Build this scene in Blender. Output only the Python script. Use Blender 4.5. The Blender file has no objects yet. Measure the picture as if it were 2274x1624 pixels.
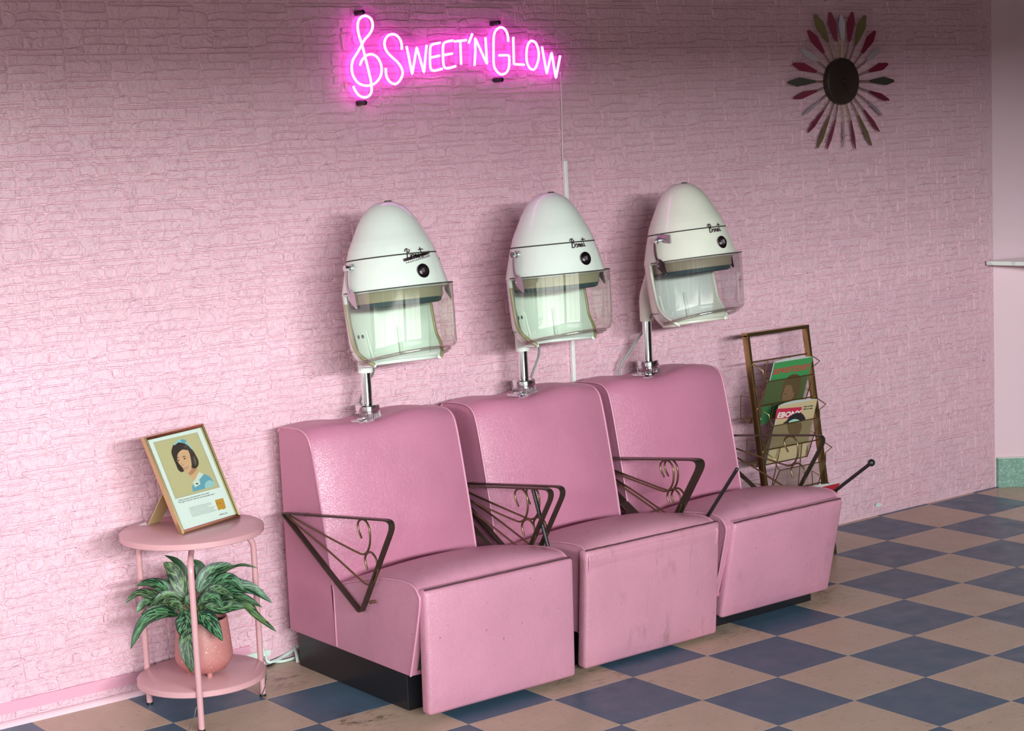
import bpy, bmesh, math, random
from mathutils import Vector, Matrix
random.seed(7)
scene = bpy.context.scene
col = scene.collection
PI = math.pi
# ------------------------------------------------------------------ camera
F = 3961.58; YAW = 0.638304; PITCH = -0.132151; ROLL = -0.04466
CAM = Vector((-5.18675, -4.91916, 1.65343))
_f = Vector((math.sin(YAW)*math.cos(PITCH), math.cos(YAW)*math.cos(PITCH), math.sin(PITCH)))
_r0 = Vector((math.cos(YAW), -math.sin(YAW), 0)); _u0 = _r0.cross(_f)
_r = math.cos(ROLL)*_r0 + math.sin(ROLL)*_u0
_u = -math.sin(ROLL)*_r0 + math.cos(ROLL)*_u0
cd = bpy.data.cameras.new('camera'); cam = bpy.data.objects.new('camera', cd); col.objects.link(cam)
cd.sensor_width = 36; cd.sensor_fit = 'HORIZONTAL'; cd.lens = F/2274*36; cd.clip_end = 100
cam.matrix_world = Matrix(((_r.x, _u.x, -_f.x, CAM.x), (_r.y, _u.y, -_f.y, CAM.y), (_r.z, _u.z, -_f.z, CAM.z), (0, 0, 0, 1)))
scene.camera = cam
# ------------------------------------------------------------------ world, daylight, exposure
scene.view_settings.view_transform = 'Standard'; scene.view_settings.look = 'None'
scene.view_settings.gamma = 1; scene.view_settings.use_curve_mapping = False
scene.view_settings.exposure = 0.2
cy = scene.cycles; cy.max_bounces = 6; cy.diffuse_bounces = 4; cy.glossy_bounces = 3; cy.transparent_max_bounces = 10; cy.caustics_reflective = False; cy.caustics_refractive = False
w = bpy.data.worlds.new('world'); scene.world = w; w.use_nodes = True
w.node_tree.nodes['Background'].inputs[0].default_value = (.86, .97, 1, 1)
w.node_tree.nodes['Background'].inputs[1].default_value = 0.06
def area(name, loc, target, sx, sy, energy, color):
    l = bpy.data.lights.new(name, 'AREA'); l.shape = 'RECTANGLE'; l.size = sx; l.size_y = sy
    l.energy = energy; l.color = color
    o = bpy.data.objects.new(name, l); col.objects.link(o); o.location = loc
    o.rotation_euler = (Vector(target)-Vector(loc)).to_track_quat('-Z', 'Y').to_euler()
    return o
SKY = (.91, 1.0, .975)
area('daylight_left', (-10.0, -3.2, 3.00), (-6.6, -3.2, 2.90), 9.0, .66, 300, SKY)
area('daylight_front', (-5.9, -11.0, 2.91), (-5.9, -7.0, 2.84), 9.0, .50, 2150, SKY)
sun = bpy.data.lights.new('sun', 'SUN'); sun.energy = 15; sun.angle = .01; sun.color = (1, .98, .92)
so_ = bpy.data.objects.new('sun', sun); col.objects.link(so_); so_.rotation_euler = (math.radians(-38), 0, math.radians(12))  # high, from behind the building: lights the street only

# ------------------------------------------------------------------ helpers
def ray(px, py):
    return _f + _r*((px-1137)/F) - _u*((py-812)/F)
def atY(px, py, Y):
    d = ray(px, py); return CAM + d*((Y-CAM.y)/d.y)
def atX(px, py, X):
    d = ray(px, py); return CAM + d*((X-CAM.x)/d.x)
def atZ(px, py, Z):
    d = ray(px, py); return CAM + d*((Z-CAM.z)/d.z)
def atP(px, py, P, N):
    d = ray(px, py); return CAM + d*((P-CAM).dot(N)/d.dot(N))
def atD(px, py, depth):
    return CAM + ray(px, py)*depth
def depth_of(P): return (Vector(P)-CAM).dot(_f)

ORG = {}
def link(o, parent=None):
    col.objects.link(o)
    if parent is not None:
        o.parent = parent; ORG[o.name] = ORG[parent.name]
    else:
        ORG.setdefault(o.name, Vector((0, 0, 0)))
    return o
def mk(name, vf, mat, parent=None, smooth=0, base=None):
    """mesh object from world-space verts; smooth = sharp angle in degrees (0 = flat)"""
    vs, fs = vf
    org = ORG[parent.name] if parent is not None else (Vector(base) if base is not None else Vector((0, 0, 0)))
    me = bpy.data.meshes.new(name)
    me.from_pydata([tuple(Vector(v)-org) for v in vs], [], fs); me.validate()
    bm = bmesh.new(); bm.from_mesh(me); bmesh.ops.recalc_face_normals(bm, faces=bm.faces); bm.to_mesh(me); bm.free()
    if smooth:
        me.shade_smooth(); me.set_sharp_from_angle(angle=math.radians(smooth))
    me.materials.append(mat)
    o = bpy.data.objects.new(name, me)
    link(o, parent)
    if parent is None:
        o.location = org; ORG[o.name] = org
    return o
def thing(name, label, cat, loc=(0, 0, 0), group=None):
    o = bpy.data.objects.new(name, None); col.objects.link(o); o.location = loc; o.empty_display_size = .1
    ORG[o.name] = Vector(loc); o['label'] = label; o['category'] = cat
    if group: o['group'] = group
    return o
def tag(o, label, cat, group=None):
    o['label'] = label; o['category'] = cat
    if group: o['group'] = group
    return o
def struct(o, label=None, cat=None):
    o['kind'] = 'structure'
    if label: o['label'] = label
    if cat: o['category'] = cat
    return o
def join(*vfs):
    V, Fa = [], []
    for v, f in vfs:
        k = len(V); V += list(v); Fa += [[i+k for i in q] for q in f]
    return V, Fa
def box(x0, x1, y0, y1, z0, z1):
    v = [Vector((x, y, z)) for z in (z0, z1) for y in (y0, y1) for x in (x0, x1)]
    return v, [[0, 2, 3, 1], [4, 5, 7, 6], [0, 1, 5, 4], [2, 6, 7, 3], [0, 4, 6, 2], [1, 3, 7, 5]]
def obox(c, ex, ey, ez):
    c = Vector(c); v = [c+ex*a+ey*b+ez*d for d in (-1, 1) for b in (-1, 1) for a in (-1, 1)]
    return v, [[0, 2, 3, 1], [4, 5, 7, 6], [0, 1, 5, 4], [2, 6, 7, 3], [0, 4, 6, 2], [1, 3, 7, 5]]
def bevel(vf, r, seg=2):
    bm = bmesh.new(); vs = [bm.verts.new(v) for v in vf[0]]
    for f in vf[1]: bm.faces.new([vs[i] for i in f])
    bmesh.ops.recalc_face_normals(bm, faces=bm.faces)
    bmesh.ops.bevel(bm, geom=list(bm.edges), offset=r, segments=seg, profile=.5, affect='EDGES')
    bm.verts.index_update()
    out = [v.co.copy() for v in bm.verts], [[v.index for v in f.verts] for f in bm.faces]
    bm.free(); return out
def spline(pts, n=6, closed=False):
    pts = [Vector(p) for p in pts]; N = len(pts); out = []
    for i in range(N if closed else N-1):
        g = (lambda k: pts[k % N]) if closed else (lambda k: pts[max(0, min(N-1, k))])
        a, b, c, d = g(i-1), g(i), g(i+1), g(i+2)
        for s in range(n):
            t = s/n
            out.append(.5*((2*b)+(c-a)*t+(2*a-5*b+4*c-d)*t*t+(3*b-a-3*c+d)*t**3))
    if not closed: out.append(pts[-1])
    return out
def frames(path, closed=False, up=None):
    n = len(path); T = []
    for i in range(n):
        a = path[(i-1) % n] if (closed or i > 0) else path[i]
        b = path[(i+1) % n] if (closed or i < n-1) else path[i]
        t = (b-a); T.append(t.normalized() if t.length > 1e-9 else Vector((0, 0, 1)))
    N = []
    h = Vector(up) if up is not None else (Vector((0, 0, 1)) if abs(T[0].z) < .9 else Vector((1, 0, 0)))
    for i in range(n):
        if up is None and i: h = N[-1]
        else: h = Vector(up) if up is not None else h
        nn = h-T[i]*h.dot(T[i])
        if nn.length < 1e-6: nn = T[i].orthogonal()
        N.append(nn.normalized())
    return T, N
def sweep(path, prof, closed=False, up=None, rad=None):
    """sweep a 2-D profile (list of (a,b)) along the path; a along normal, b along binormal"""
    path = [Vector(p) for p in path]; T, N = frames(path, closed, up); V, Fa = [], []; m = len(prof)
    for i, p in enumerate(path):
        B = T[i].cross(N[i]); k = rad[i] if rad else 1
        for a, b in prof: V.append(p+N[i]*a*k+B*b*k)
    n = len(path)
    for i in range(n if closed else n-1):
        j = (i+1) % n
        for q in range(m):
            Fa.append([i*m+q, i*m+(q+1) % m, j*m+(q+1) % m, j*m+q])
    if not closed:
        Fa.append(list(range(m))[::-1]); Fa.append([(n-1)*m+q for q in range(m)])
    return V, Fa
def circ(r, n=8): return [(r*math.cos(2*PI*i/n), r*math.sin(2*PI*i/n)) for i in range(n)]
def tube(path, r, n=8, closed=False, rad=None): return sweep(path, circ(r, n), closed, None, rad)
def lathe(prof, n=48, M=None, phi0=0, phi1=2*PI):
    """prof: list of (r,z); axis z. full turn unless phi range given"""
    full = abs(phi1-phi0-2*PI) < 1e-6; V, Fa = [], []; m = len(prof); cols = n if full else n+1
    for i in range(cols):
        a = phi0+(phi1-phi0)*i/n
        for r, z in prof:
            p = Vector((r*math.sin(a), -r*math.cos(a), z)); V.append(M @ p if M else p)
    for i in range(n):
        j = (i+1) % cols
        for q in range(m-1): Fa.append([i*m+q, j*m+q, j*m+q+1, i*m+q+1])
    return V, Fa
def cyl(c, r, z0, z1, n=24, b=0.0):
    c = Vector(c); M = Matrix.Translation((c.x, c.y, 0))
    p = [(0.0001, z0), (r-b, z0), (r, z0+b), (r, z1-b), (r-b, z1), (0.0001, z1)] if b else [(0.0001, z0), (r, z0), (r, z1), (0.0001, z1)]
    return lathe(p, n, M)
def cyl_between(a, b, r, n=12):
    return tube([Vector(a), Vector(b)], r, n)
def sphere(c, r, n=12, m=8, s=(1, 1, 1)):
    p = [(max(r*math.sin(PI*i/m), .00005), -r*math.cos(PI*i/m)) for i in range(m+1)]
    return lathe(p, n, Matrix.Translation(c) @ Matrix.Diagonal((*s, 1)))
def prism(poly, ext):
    """poly: list of world points (planar), ext: extrusion vector"""
    n = len(poly); V = [Vector(p) for p in poly]+[Vector(p)+Vector(ext) for p in poly]
    return V, [list(range(n))[::-1], [n+i for i in range(n)]]+[[i, (i+1) % n, n+(i+1) % n, n+i] for i in range(n)]

# ------------------------------------------------------------------ materials
def mat(name, color, rough=.5, metal=0.0, spec=.5, coat=0.0):
    m = bpy.data.materials.new(name); m.use_nodes = True; b = m.node_tree.nodes['Principled BSDF']
    b.inputs['Base Color'].default_value = (*color, 1); b.inputs['Roughness'].default_value = rough
    b.inputs['Metallic'].default_value = metal; b.inputs['Specular IOR Level'].default_value = spec
    b.inputs['Coat Weight'].default_value = coat
    return m
class NT:
    def __init__(s, m): s.m = m; s.t = m.node_tree; s.b = s.t.nodes['Principled BSDF']
    def n(s, kind, **kw):
        nd = s.t.nodes.new(kind)
        for k, v in kw.items():
            if k.startswith('i_'):
                key = k[2:]; nd.inputs[int(key) if key.isdigit() else key.replace('_', ' ')].default_value = v
            else: setattr(nd, k, v)
        return nd
    def l(s, a, b): s.t.links.new(a, b)
    def pos(s, scale=(1, 1, 1)):
        g = s.n('ShaderNodeNewGeometry'); mp = s.n('ShaderNodeMapping'); mp.inputs['Scale'].default_value = scale
        s.l(g.outputs['Position'], mp.inputs['Vector']); return mp.outputs[0]
    def noise(s, vec, scale, detail=4, rough=.55, dist=0):
        nd = s.n('ShaderNodeTexNoise'); nd.inputs['Scale'].default_value = scale; nd.inputs['Detail'].default_value = detail
        nd.inputs['Roughness'].default_value = rough; nd.inputs['Distortion'].default_value = dist
        s.l(vec, nd.inputs['Vector']); return nd.outputs['Fac']
    def ramp(s, fac, stops):
        r = s.n('ShaderNodeValToRGB'); e = r.color_ramp.elements
        while len(e) < len(stops): e.new(.5)
        for el, (p, c) in zip(e, stops): el.position = p; el.color = c if len(c) == 4 else (*c, 1)
        s.l(fac, r.inputs[0]); return r.outputs[0]
    def mix(s, fac, a, b, mode='MIX'):
        x = s.n('ShaderNodeMix', data_type='RGBA', blend_type=mode)
        for k, v in ((0, fac), (6, a), (7, b)):
            if hasattr(v, 'is_output'): s.l(v, x.inputs[k])
            else: x.inputs[k].default_value = v if k == 0 else ((*v, 1) if len(v) == 3 else v)
        return x.outputs[2]
    def math(s, op, a, b=0.0, c=0.0):
        x = s.n('ShaderNodeMath', operation=op)
        for k, v in enumerate((a, b, c)):
            if hasattr(v, 'is_output'): s.l(v, x.inputs[k])
            else: x.inputs[k].default_value = v
        return x.outputs[0]
    def bump(s, h, strength, dist=.01, prev=None):
        b = s.n('ShaderNodeBump'); b.inputs['Strength'].default_value = strength; b.inputs['Distance'].default_value = dist
        s.l(h, b.inputs['Height'])
        if prev is not None: s.l(prev, b.inputs['Normal'])
        return b.outputs[0]
    def base(s, c): s.l(c, s.b.inputs['Base Color'])
    def normal(s, n): s.l(n, s.b.inputs['Normal'])
    def rough(s, r): s.l(r, s.b.inputs['Roughness'])
BLK = (0, 0, 0); WHT = (1, 1, 1)

WALLC = (.79, .495, .58)
m_wall = mat('pink_foam_paint', WALLC, .55, spec=.35); t = NT(m_wall)
pv = t.pos()
n1 = t.noise(pv, 30, 5, .6, 1.2); n2 = t.noise(pv, 170, 3, .6)
vr = t.n('ShaderNodeTexVoronoi', feature='F1'); vr.inputs['Scale'].default_value = 42
t.l(t.mix(.14, pv, n1, 'ADD'), vr.inputs['Vector'])
t.normal(t.bump(n2, .16, .002, t.bump(vr.outputs['Distance'], .30, .008, t.bump(n1, .50, .018))))
t.base(t.mix(t.ramp(t.noise(pv, 3.0, 3), [(.35, BLK), (.7, WHT)]), WALLC, (.76, .465, .555)))
m_plaster = mat('pink_plaster', (.77, .54, .61), .6, spec=.3); t = NT(m_plaster); t.normal(t.bump(t.noise(t.pos(), 90, 3), .12, .004))
m_pinktrim = mat('pink_trim_paint', (.70, .33, .45), .45); m_quarter = mat('pale_pink_moulding', (.76, .50, .58), .45)
m_ceiling = mat('ceiling_paint', (.17, .13, .14), .8)
m_room = mat('room_wall_paint', (.22, .15, .17), .7)

def tile_mat(name, c1, c2, fleck, amt):
    m = mat(name, c1, .38, spec=.42); t = NT(m); p = t.pos()
    oi = t.n('ShaderNodeObjectInfo')
    base = t.mix(t.ramp(t.noise(p, 7, 5, .6, .4), [(.3, BLK), (.75, WHT)]), c1, c2)
    base = t.mix(t.math('MULTIPLY', oi.outputs['Random'], .35), base, c2)
    fl = t.ramp(t.noise(t.pos((38, 150, 1)), 1.0, 3, .7, .5), [(.60, BLK), (.68, WHT)])
    base = t.mix(t.math('MULTIPLY', fl, amt), base, fleck)
    # scuffs and grime with their own places
    nz = t.ramp(t.noise(t.pos((14, 22, 1)), 1.3, 6, .7, .8), [(.50, BLK), (.66, WHT)])
    for (x, y, r, k) in SCUFFS:
        g = t.n('ShaderNodeNewGeometry'); vm = t.n('ShaderNodeVectorMath', operation='DISTANCE')
        t.l(g.outputs['Position'], vm.inputs[0]); vm.inputs[1].default_value = (x, y, 0)
        msk = t.math('MULTIPLY', t.math('SUBTRACT', 1.0, t.math('MINIMUM', t.math('DIVIDE', vm.outputs['Value'], r), 1.0)), 1.6)
        base = t.mix(t.math('MULTIPLY', t.math('MINIMUM', t.math('MULTIPLY', msk, nz), 1.0), k), base, (.035, .026, .02))
    t.base(base)
    t.normal(t.bump(t.noise(p, 55, 4), .08, .003))
    t.rough(t.ramp(t.noise(p, 12, 4), [(.3, (.32,)*3), (.8, (.52,)*3)]))
    return m
SCUFFS = [(*atZ(800, 1600, 0).xy, .16, .8), (*atZ(620, 1510, 0).xy, .13, .7), (*atZ(1800, 1325, 0).xy, .22, .55), (*atZ(1350, 1500, 0).xy, .3, .4), (*atZ(1640, 1400, 0).xy, .2, .4)]
m_tan = tile_mat('tan_vinyl_tile', (.56, .41, .315), (.48, .35, .27), (.16, .11, .09), .7)
m_blue = tile_mat('blue_vinyl_tile', (.074, .132, .196), (.062, .112, .168), (.13, .165, .22), .35)

def vinyl(name, c, worn=0.0):
    m = mat(name, c, .36, spec=.45, coat=.12); t = NT(m); p = t.pos()
    m.node_tree.nodes['Principled BSDF'].inputs['Coat Roughness'].default_value = .3
    v = t.n('ShaderNodeTexVoronoi', feature='DISTANCE_TO_EDGE'); v.inputs['Scale'].default_value = 120
    wv = t.n('ShaderNodeTexNoise'); wv.inputs['Scale'].default_value = 60; t.l(p, wv.inputs['Vector'])
    ad = t.n('ShaderNodeVectorMath', operation='MULTIPLY_ADD'); ad.inputs[1].default_value = (.02, .02, .02)
    t.l(wv.outputs['Color'], ad.inputs[0]); t.l(p, ad.inputs[2]); t.l(ad.outputs[0], v.inputs['Vector'])
    ln = t.ramp(v.outputs['Distance'], [(0, WHT), (.12, BLK)])
    t.normal(t.bump(ln, .28, .002, t.bump(t.noise(p, 9, 3), .12, .02)))
    base = t.mix(t.ramp(t.noise(p, 5, 4), [(.35, BLK), (.7, WHT)]), c, tuple(k*.9 for k in c))
    if worn:
        g = t.ramp(t.noise(t.pos((1, 1, .3)), 16, 6, .7, .5), [(.56, BLK), (.74, WHT)])
        base = t.mix(t.math('MULTIPLY', g, worn), base, (.34, .17, .19))
        sp = t.ramp(t.noise(p, 75, 2, .5), [(.735, BLK), (.76, WHT)])
        base = t.mix(t.math('MULTIPLY', sp, .6), base, (.16, .05, .07))
    t.base(base); return m
m_vinyl = vinyl('pink_vinyl', (.55, .20, .31))
m_vinylw = vinyl('pink_vinyl_worn', (.57, .245, .345), .5)
m_vinyl2 = vinyl('pink_vinyl_scuffed', (.57, .25, .34), .8)
m_piping = mat('pink_piping', (.60, .26, .37), .45)
m_tear = mat('torn_vinyl_edge', (.10, .035, .045), .8)
m_plinth = mat('black_laminate', (.012, .012, .015), .32, spec=.4)
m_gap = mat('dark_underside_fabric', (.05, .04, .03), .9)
m_bronze = mat('dark_bronze_bar', (.075, .054, .040), .34, metal=.7)
m_brassrod = mat('aged_brass_rod', (.20, .14, .075), .32, metal=.85)
m_black = mat('black_enamel', (.015, .014, .014), .3)
m_chrome = mat('chrome', (.78, .82, .82), .07, metal=1)
m_chromed = mat('dark_chrome', (.30, .24, .27), .16, metal=1)
m_steel = mat('brushed_steel', (.55, .50, .55), .28, metal=1)
def enamel(name, c):
    m = mat(name, c, .22, spec=.5, coat=.3); t = NT(m); p = t.pos()
    t.base(t.mix(t.ramp(t.noise(p, 14, 4), [(.4, BLK), (.75, WHT)]), c, tuple(k*.95 for k in c)))
    t.normal(t.bump(t.noise(p, 6, 2), .05, .01)); return m
m_hood = enamel('white_enamel', (.73, .77, .715))
m_hood2 = enamel('cream_enamel', (.75, .745, .645))
m_hoodin = mat('hood_interior_paint', (.70, .76, .70), .5)
m_hooddk = mat('hood_gap_shade', (.04, .075, .085), .5)  # dark blue for the painted gap shade and the liner holes
m_hoodtan = mat('hood_tan_collar', (.36, .31, .22), .4)
m_trimolive = mat('olive_rubber_edging', (.30, .26, .14), .4)
m_seam = mat('seam_shadow_gap', (.05, .045, .04), .8)
def clear(name, tint, glossy=1.0, refl=.07):
    m = bpy.data.materials.new(name); m.use_nodes = True; t = m.node_tree; t.nodes.clear()
    o = t.nodes.new('ShaderNodeOutputMaterial'); mx = t.nodes.new('ShaderNodeMixShader'); tr = t.nodes.new('ShaderNodeBsdfTransparent')
    gl = t.nodes.new('ShaderNodeBsdfGlossy'); ge = t.nodes.new('ShaderNodeNewGeometry'); dt = t.nodes.new('ShaderNodeVectorMath'); dt.operation = 'DOT_PRODUCT'
    t.links.new(ge.outputs['Incoming'], dt.inputs[0]); t.links.new(ge.outputs['Normal'], dt.inputs[1])
    def mth(op, a, b):
        n = t.nodes.new('ShaderNodeMath'); n.operation = op
        for k, v in enumerate((a, b)):
            if hasattr(v, 'is_output'): t.links.new(v, n.inputs[k])
            else: n.inputs[k].default_value = v
        return n.outputs[0]
    # Schlick reflectance of a thin two-sided sheet
    fr = mth('ADD', mth('MULTIPLY', mth('POWER', mth('SUBTRACT', 1.0, mth('ABSOLUTE', dt.outputs['Value'], 0)), 5.0), .85), refl)
    tr.inputs[0].default_value = (*tint, 1); gl.inputs['Roughness'].default_value = .04; gl.inputs['Color'].default_value = (glossy,)*3+(1,)
    t.links.new(fr, mx.inputs[0]); t.links.new(tr.outputs[0], mx.inputs[1]); t.links.new(gl.outputs[0], mx.inputs[2]); t.links.new(mx.outputs[0], o.inputs[0])
    return m
m_visor = clear('clear_visor_plastic', (.90, .95, .89), 1.0, .12)
m_visor2 = clear('smoky_visor_plastic', (.84, .83, .84), 1.0, .12)
m_visoredge = clear('visor_edge_plastic', (.78, .76, .74), 1.0, .16)
m_glass = clear('picture_glass', (.97, .99, .98), 1.0, .04)
m_acrylic = clear('sign_acrylic', (.96, .93, .96), 1.0, .03)
def emit(name, c, s):
    m = bpy.data.materials.new(name); m.use_nodes = True; t = m.node_tree; t.nodes.clear()
    o = t.nodes.new('ShaderNodeOutputMaterial'); e = t.nodes.new('ShaderNodeEmission'); e.inputs[0].default_value = (*c, 1); e.inputs[1].default_value = s
    t.links.new(e.outputs[0], o.inputs[0]); return m
m_neon = emit('magenta_neon', (1, .10, .86), 8.5)
m_rub = mat('grey_cable_rubber', (.30, .33, .31), .5)
m_mint = mat('white_cable', (.62, .72, .66), .5)
m_white = mat('white_plastic', (.80, .80, .78), .4)
m_gold = mat('gold_frame_metal', (.60, .46, .24), .18, metal=1)
m_golddk = mat('antique_gold', (.42, .30, .13), .26, metal=.95)
m_tablep = mat('pink_table_paint', (.60, .315, .345), .28, spec=.5)
m_soil = mat('potting_soil', (.02, .015, .012), .95)
m_stem = mat('plant_stem', (.13, .20, .08), .5)

# ------------------------------------------------------------------ floor
T = .3048; YW = .325
X0, X1, Y0, Y1 = -6.6, 3.6, -7.0, 0.9
fl = mk('floor', box(X0, X1, Y0, Y1, -.12, -.004), mat('floor_screed', (.08, .07, .06), .9))
struct(fl, 'checkerboard vinyl tile floor in blue and tan', 'floor')
def tile_mesh(name, m):
    s = T-.0008
    me = bpy.data.meshes.new(name); v, f = box(0, s, 0, s, -.004, 0); v, f = bevel((v, f), .0006, 1)
    me.from_pydata([tuple(q) for q in v], [], f); me.materials.append(m); return me
tm = [tile_mesh('tan_floor_tile', m_tan), tile_mesh('blue_floor_tile', m_blue)]
tiles = []; rest = ([], []), ([], [])
for i in range(-22, 12):
    for j in range(-3, 22):
        x, y = i*T, -YW-(j+1)*T
        if x < X0+.01 or x+T > X1 or y < Y0+.02 or y+T > .62: continue
        c = atP(1137, 812, Vector((0, 0, 0)), Vector((0, 0, 1)))
        d = (Vector((x+T/2, y+T/2, 0))-CAM); z = d.dot(_f)
        u_, v_ = d.dot(_r)/z*F/1137, -d.dot(_u)/z*F/812
        tiles.append((max(abs(u_), abs(v_)) if z > 1 else 9, i, j, x, y))
tiles.sort()
for k, (q, i, j, x, y) in enumerate(tiles):
    par = (i+j) % 2
    if k < 290:
        o = bpy.data.objects.new('tile', tm[par]); col.objects.link(o); o.parent = fl; o.location = (x, y, 0)
    else:
        v, f = box(x, x+T-.0008, y, y+T-.0008, -.004, 0)
        b = len(rest[par][0]); rest[par][0].extend(v); rest[par][1].extend([[a+b for a in g] for g in f])
V, Fa = join(rest[0], rest[1]); o = mk('tiles_beyond', (V, Fa), m_tan, fl); o.data.materials.append(m_blue)
nf = len(rest[0][1])
for p in o.data.polygons: p.material_index = 0 if p.index < nf else 1
o['kind'] = 'stuff'

# ------------------------------------------------------------------ room shell
H = 2.75; XC = 1.072
wb = mk('wall_back', box(X0, XC, 0, .12, 0, H), m_wall); struct(wb, 'pink embossed stone-pattern wall behind the dryer chairs', 'wall')
struct(mk('ceiling', box(X0-.2, X1+.2, Y0-.2, Y1+.2, H, H+.1), m_ceiling), 'ceiling', 'ceiling')
# left and front walls with shop windows (behind the camera)
def wall_with_opening(name, axis, c0, a0, a1, o0, o1, z0, z1, side):
    parts = [(a0, o0, 0, H), (o1, a1, 0, H), (o0, o1, 0, z0), (o0, o1, z1, H)]
    vf = [box(c0-.15, c0, p[0], p[1], p[2], p[3]) if axis == 'x' else box(p[0], p[1], c0-.15, c0, p[2], p[3]) for p in parts]
    return struct(mk(name, join(*vf), m_room), name.replace('_', ' ')+' with shop window', 'wall')
HEAD = 2.4
wall_with_opening('wall_left', 'x', X0, Y0, .12, -6.6, -.5, .10, HEAD, -1)
wall_with_opening('wall_front', 'y', Y0, X0-.15, X1, -6.3, -2.2, .10, HEAD, -1)
struct(mk('street', join(box(-26, X0-.16, -26, 6, -.14, -.06), box(X0-.16, 8, -26, Y0-.16, -.14, -.06)), mat('dark_asphalt', (.05, .05, .05), .9)), 'asphalt street outside the shop windows', 'street')
struct(mk('pavement', join(box(-26, -2.0, -26, -9.6, -.06, -.01), box(-26, -9.2, -9.6, 3, -.06, -.01)), mat('pale_concrete', (.62, .62, .60), .8)), 'pale concrete pavement outside the windows', 'pavement')
m_winframe = mat('window_frame_paint', (.5, .5, .48), .5)
wf = [box(X0-.10, X0-.05, y-.03, y+.03, .35, HEAD) for y in (-5.1, -3.55, -2.0)]
struct(mk('window_1', join(*wf), m_winframe), 'shop window mullions in the left wall', 'window')
wf = [box(x-.03, x+.03, Y0-.10, Y0-.05, .35, HEAD) for x in (-4.9, -3.5)]
struct(mk('window_2', join(*wf), m_winframe), 'shop window mullions in the front wall', 'window')
# right side: plain plaster upper wall, angled half wall below the marble ledge
ang = math.radians(-12); e = Vector((math.cos(ang), math.sin(ang), 0)); A = Vector((XC, 0, 0)); nrm = Vector((-e.y, e.x, 0))*.1
up = [A, A+e*2.6, A+e*2.6+nrm, A+nrm]
struct(mk('wall_right_upper', prism([p+Vector((0, 0, .96)) for p in up], (0, 0, H-.96)), m_plaster), 'smooth pink plaster wall beside the embossed wall', 'wall')
ang = math.radians(-41); e2 = Vector((math.cos(ang), math.sin(ang), 0)); n2_ = Vector((-e2.y, e2.x, 0))*.1
lo = [A, A+e2*2.6, A+e2*2.6+n2_, A+n2_]
struct(mk('wall_right', prism(lo, (0, 0, .979)), m_plaster), 'smooth pink half wall under the marble ledge', 'wall')
struct(mk('wall_right_far', box(X1, X1+.1, Y0, Y1, 0, H), m_room), 'far right wall', 'wall')
# terrazzo green baseboard
m_terr = mat('green_terrazzo', (.20, .36, .29), .35); t = NT(m_terr); p = t.pos()
vo = t.n('ShaderNodeTexVoronoi'); vo.inputs['Scale'].default_value = 85; t.l(p, vo.inputs['Vector'])
t.base(t.mix(t.ramp(t.noise(p, 60, 3), [(.35, BLK), (.7, WHT)]), t.mix(t.ramp(vo.outputs['Distance'], [(.2, WHT), (.6, BLK)]), (.17, .32, .26), (.32, .50, .41)), (.15, .27, .22)))
nb = -n2_.normalized()*.014
bb = [A+nb*.0+e2*.004, A+e2*2.6, A+e2*2.6+nb, A+e2*.012+nb]
gb = mk('baseboard_right', prism(bb, (0, 0, .128)), m_terr); struct(gb, 'green terrazzo baseboard in the right corner', 'baseboard')
mk('metal_edge', prism([q+Vector((0, 0, .128)) for q in bb], (0, 0, .004)), mat('pale_metal_strip', (.6, .6, .55), .4), gb)
# marble ledge
m_marble = mat('white_marble', (.78, .80, .77), .2); t = NT(m_marble); p = t.pos()
t.base(t.mix(t.ramp(t.noise(p, 11, 6, .7, 1.5), [(.5, BLK), (.56, WHT)]), (.80, .82, .79), (.62, .65, .63)))
c0 = atZ(2190, 580, 1.0); c1 = atZ(2274, 581.5, 1.0); dr = (c1-c0).normalized()
led = [c0, c0+dr*1.3, c0+dr*1.3+e*1.3, A+e*1.3+Vector((0, 0, 1)), Vector((XC, -.008, 1)), Vector((c0.x+.02, -.008, 1))]
tag(mk('marble_ledge', bevel(prism(led, (0, 0, -.018)), .003, 2), m_marble), 'white marble ledge jutting out at the right edge, halfway up', 'shelf')

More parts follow.
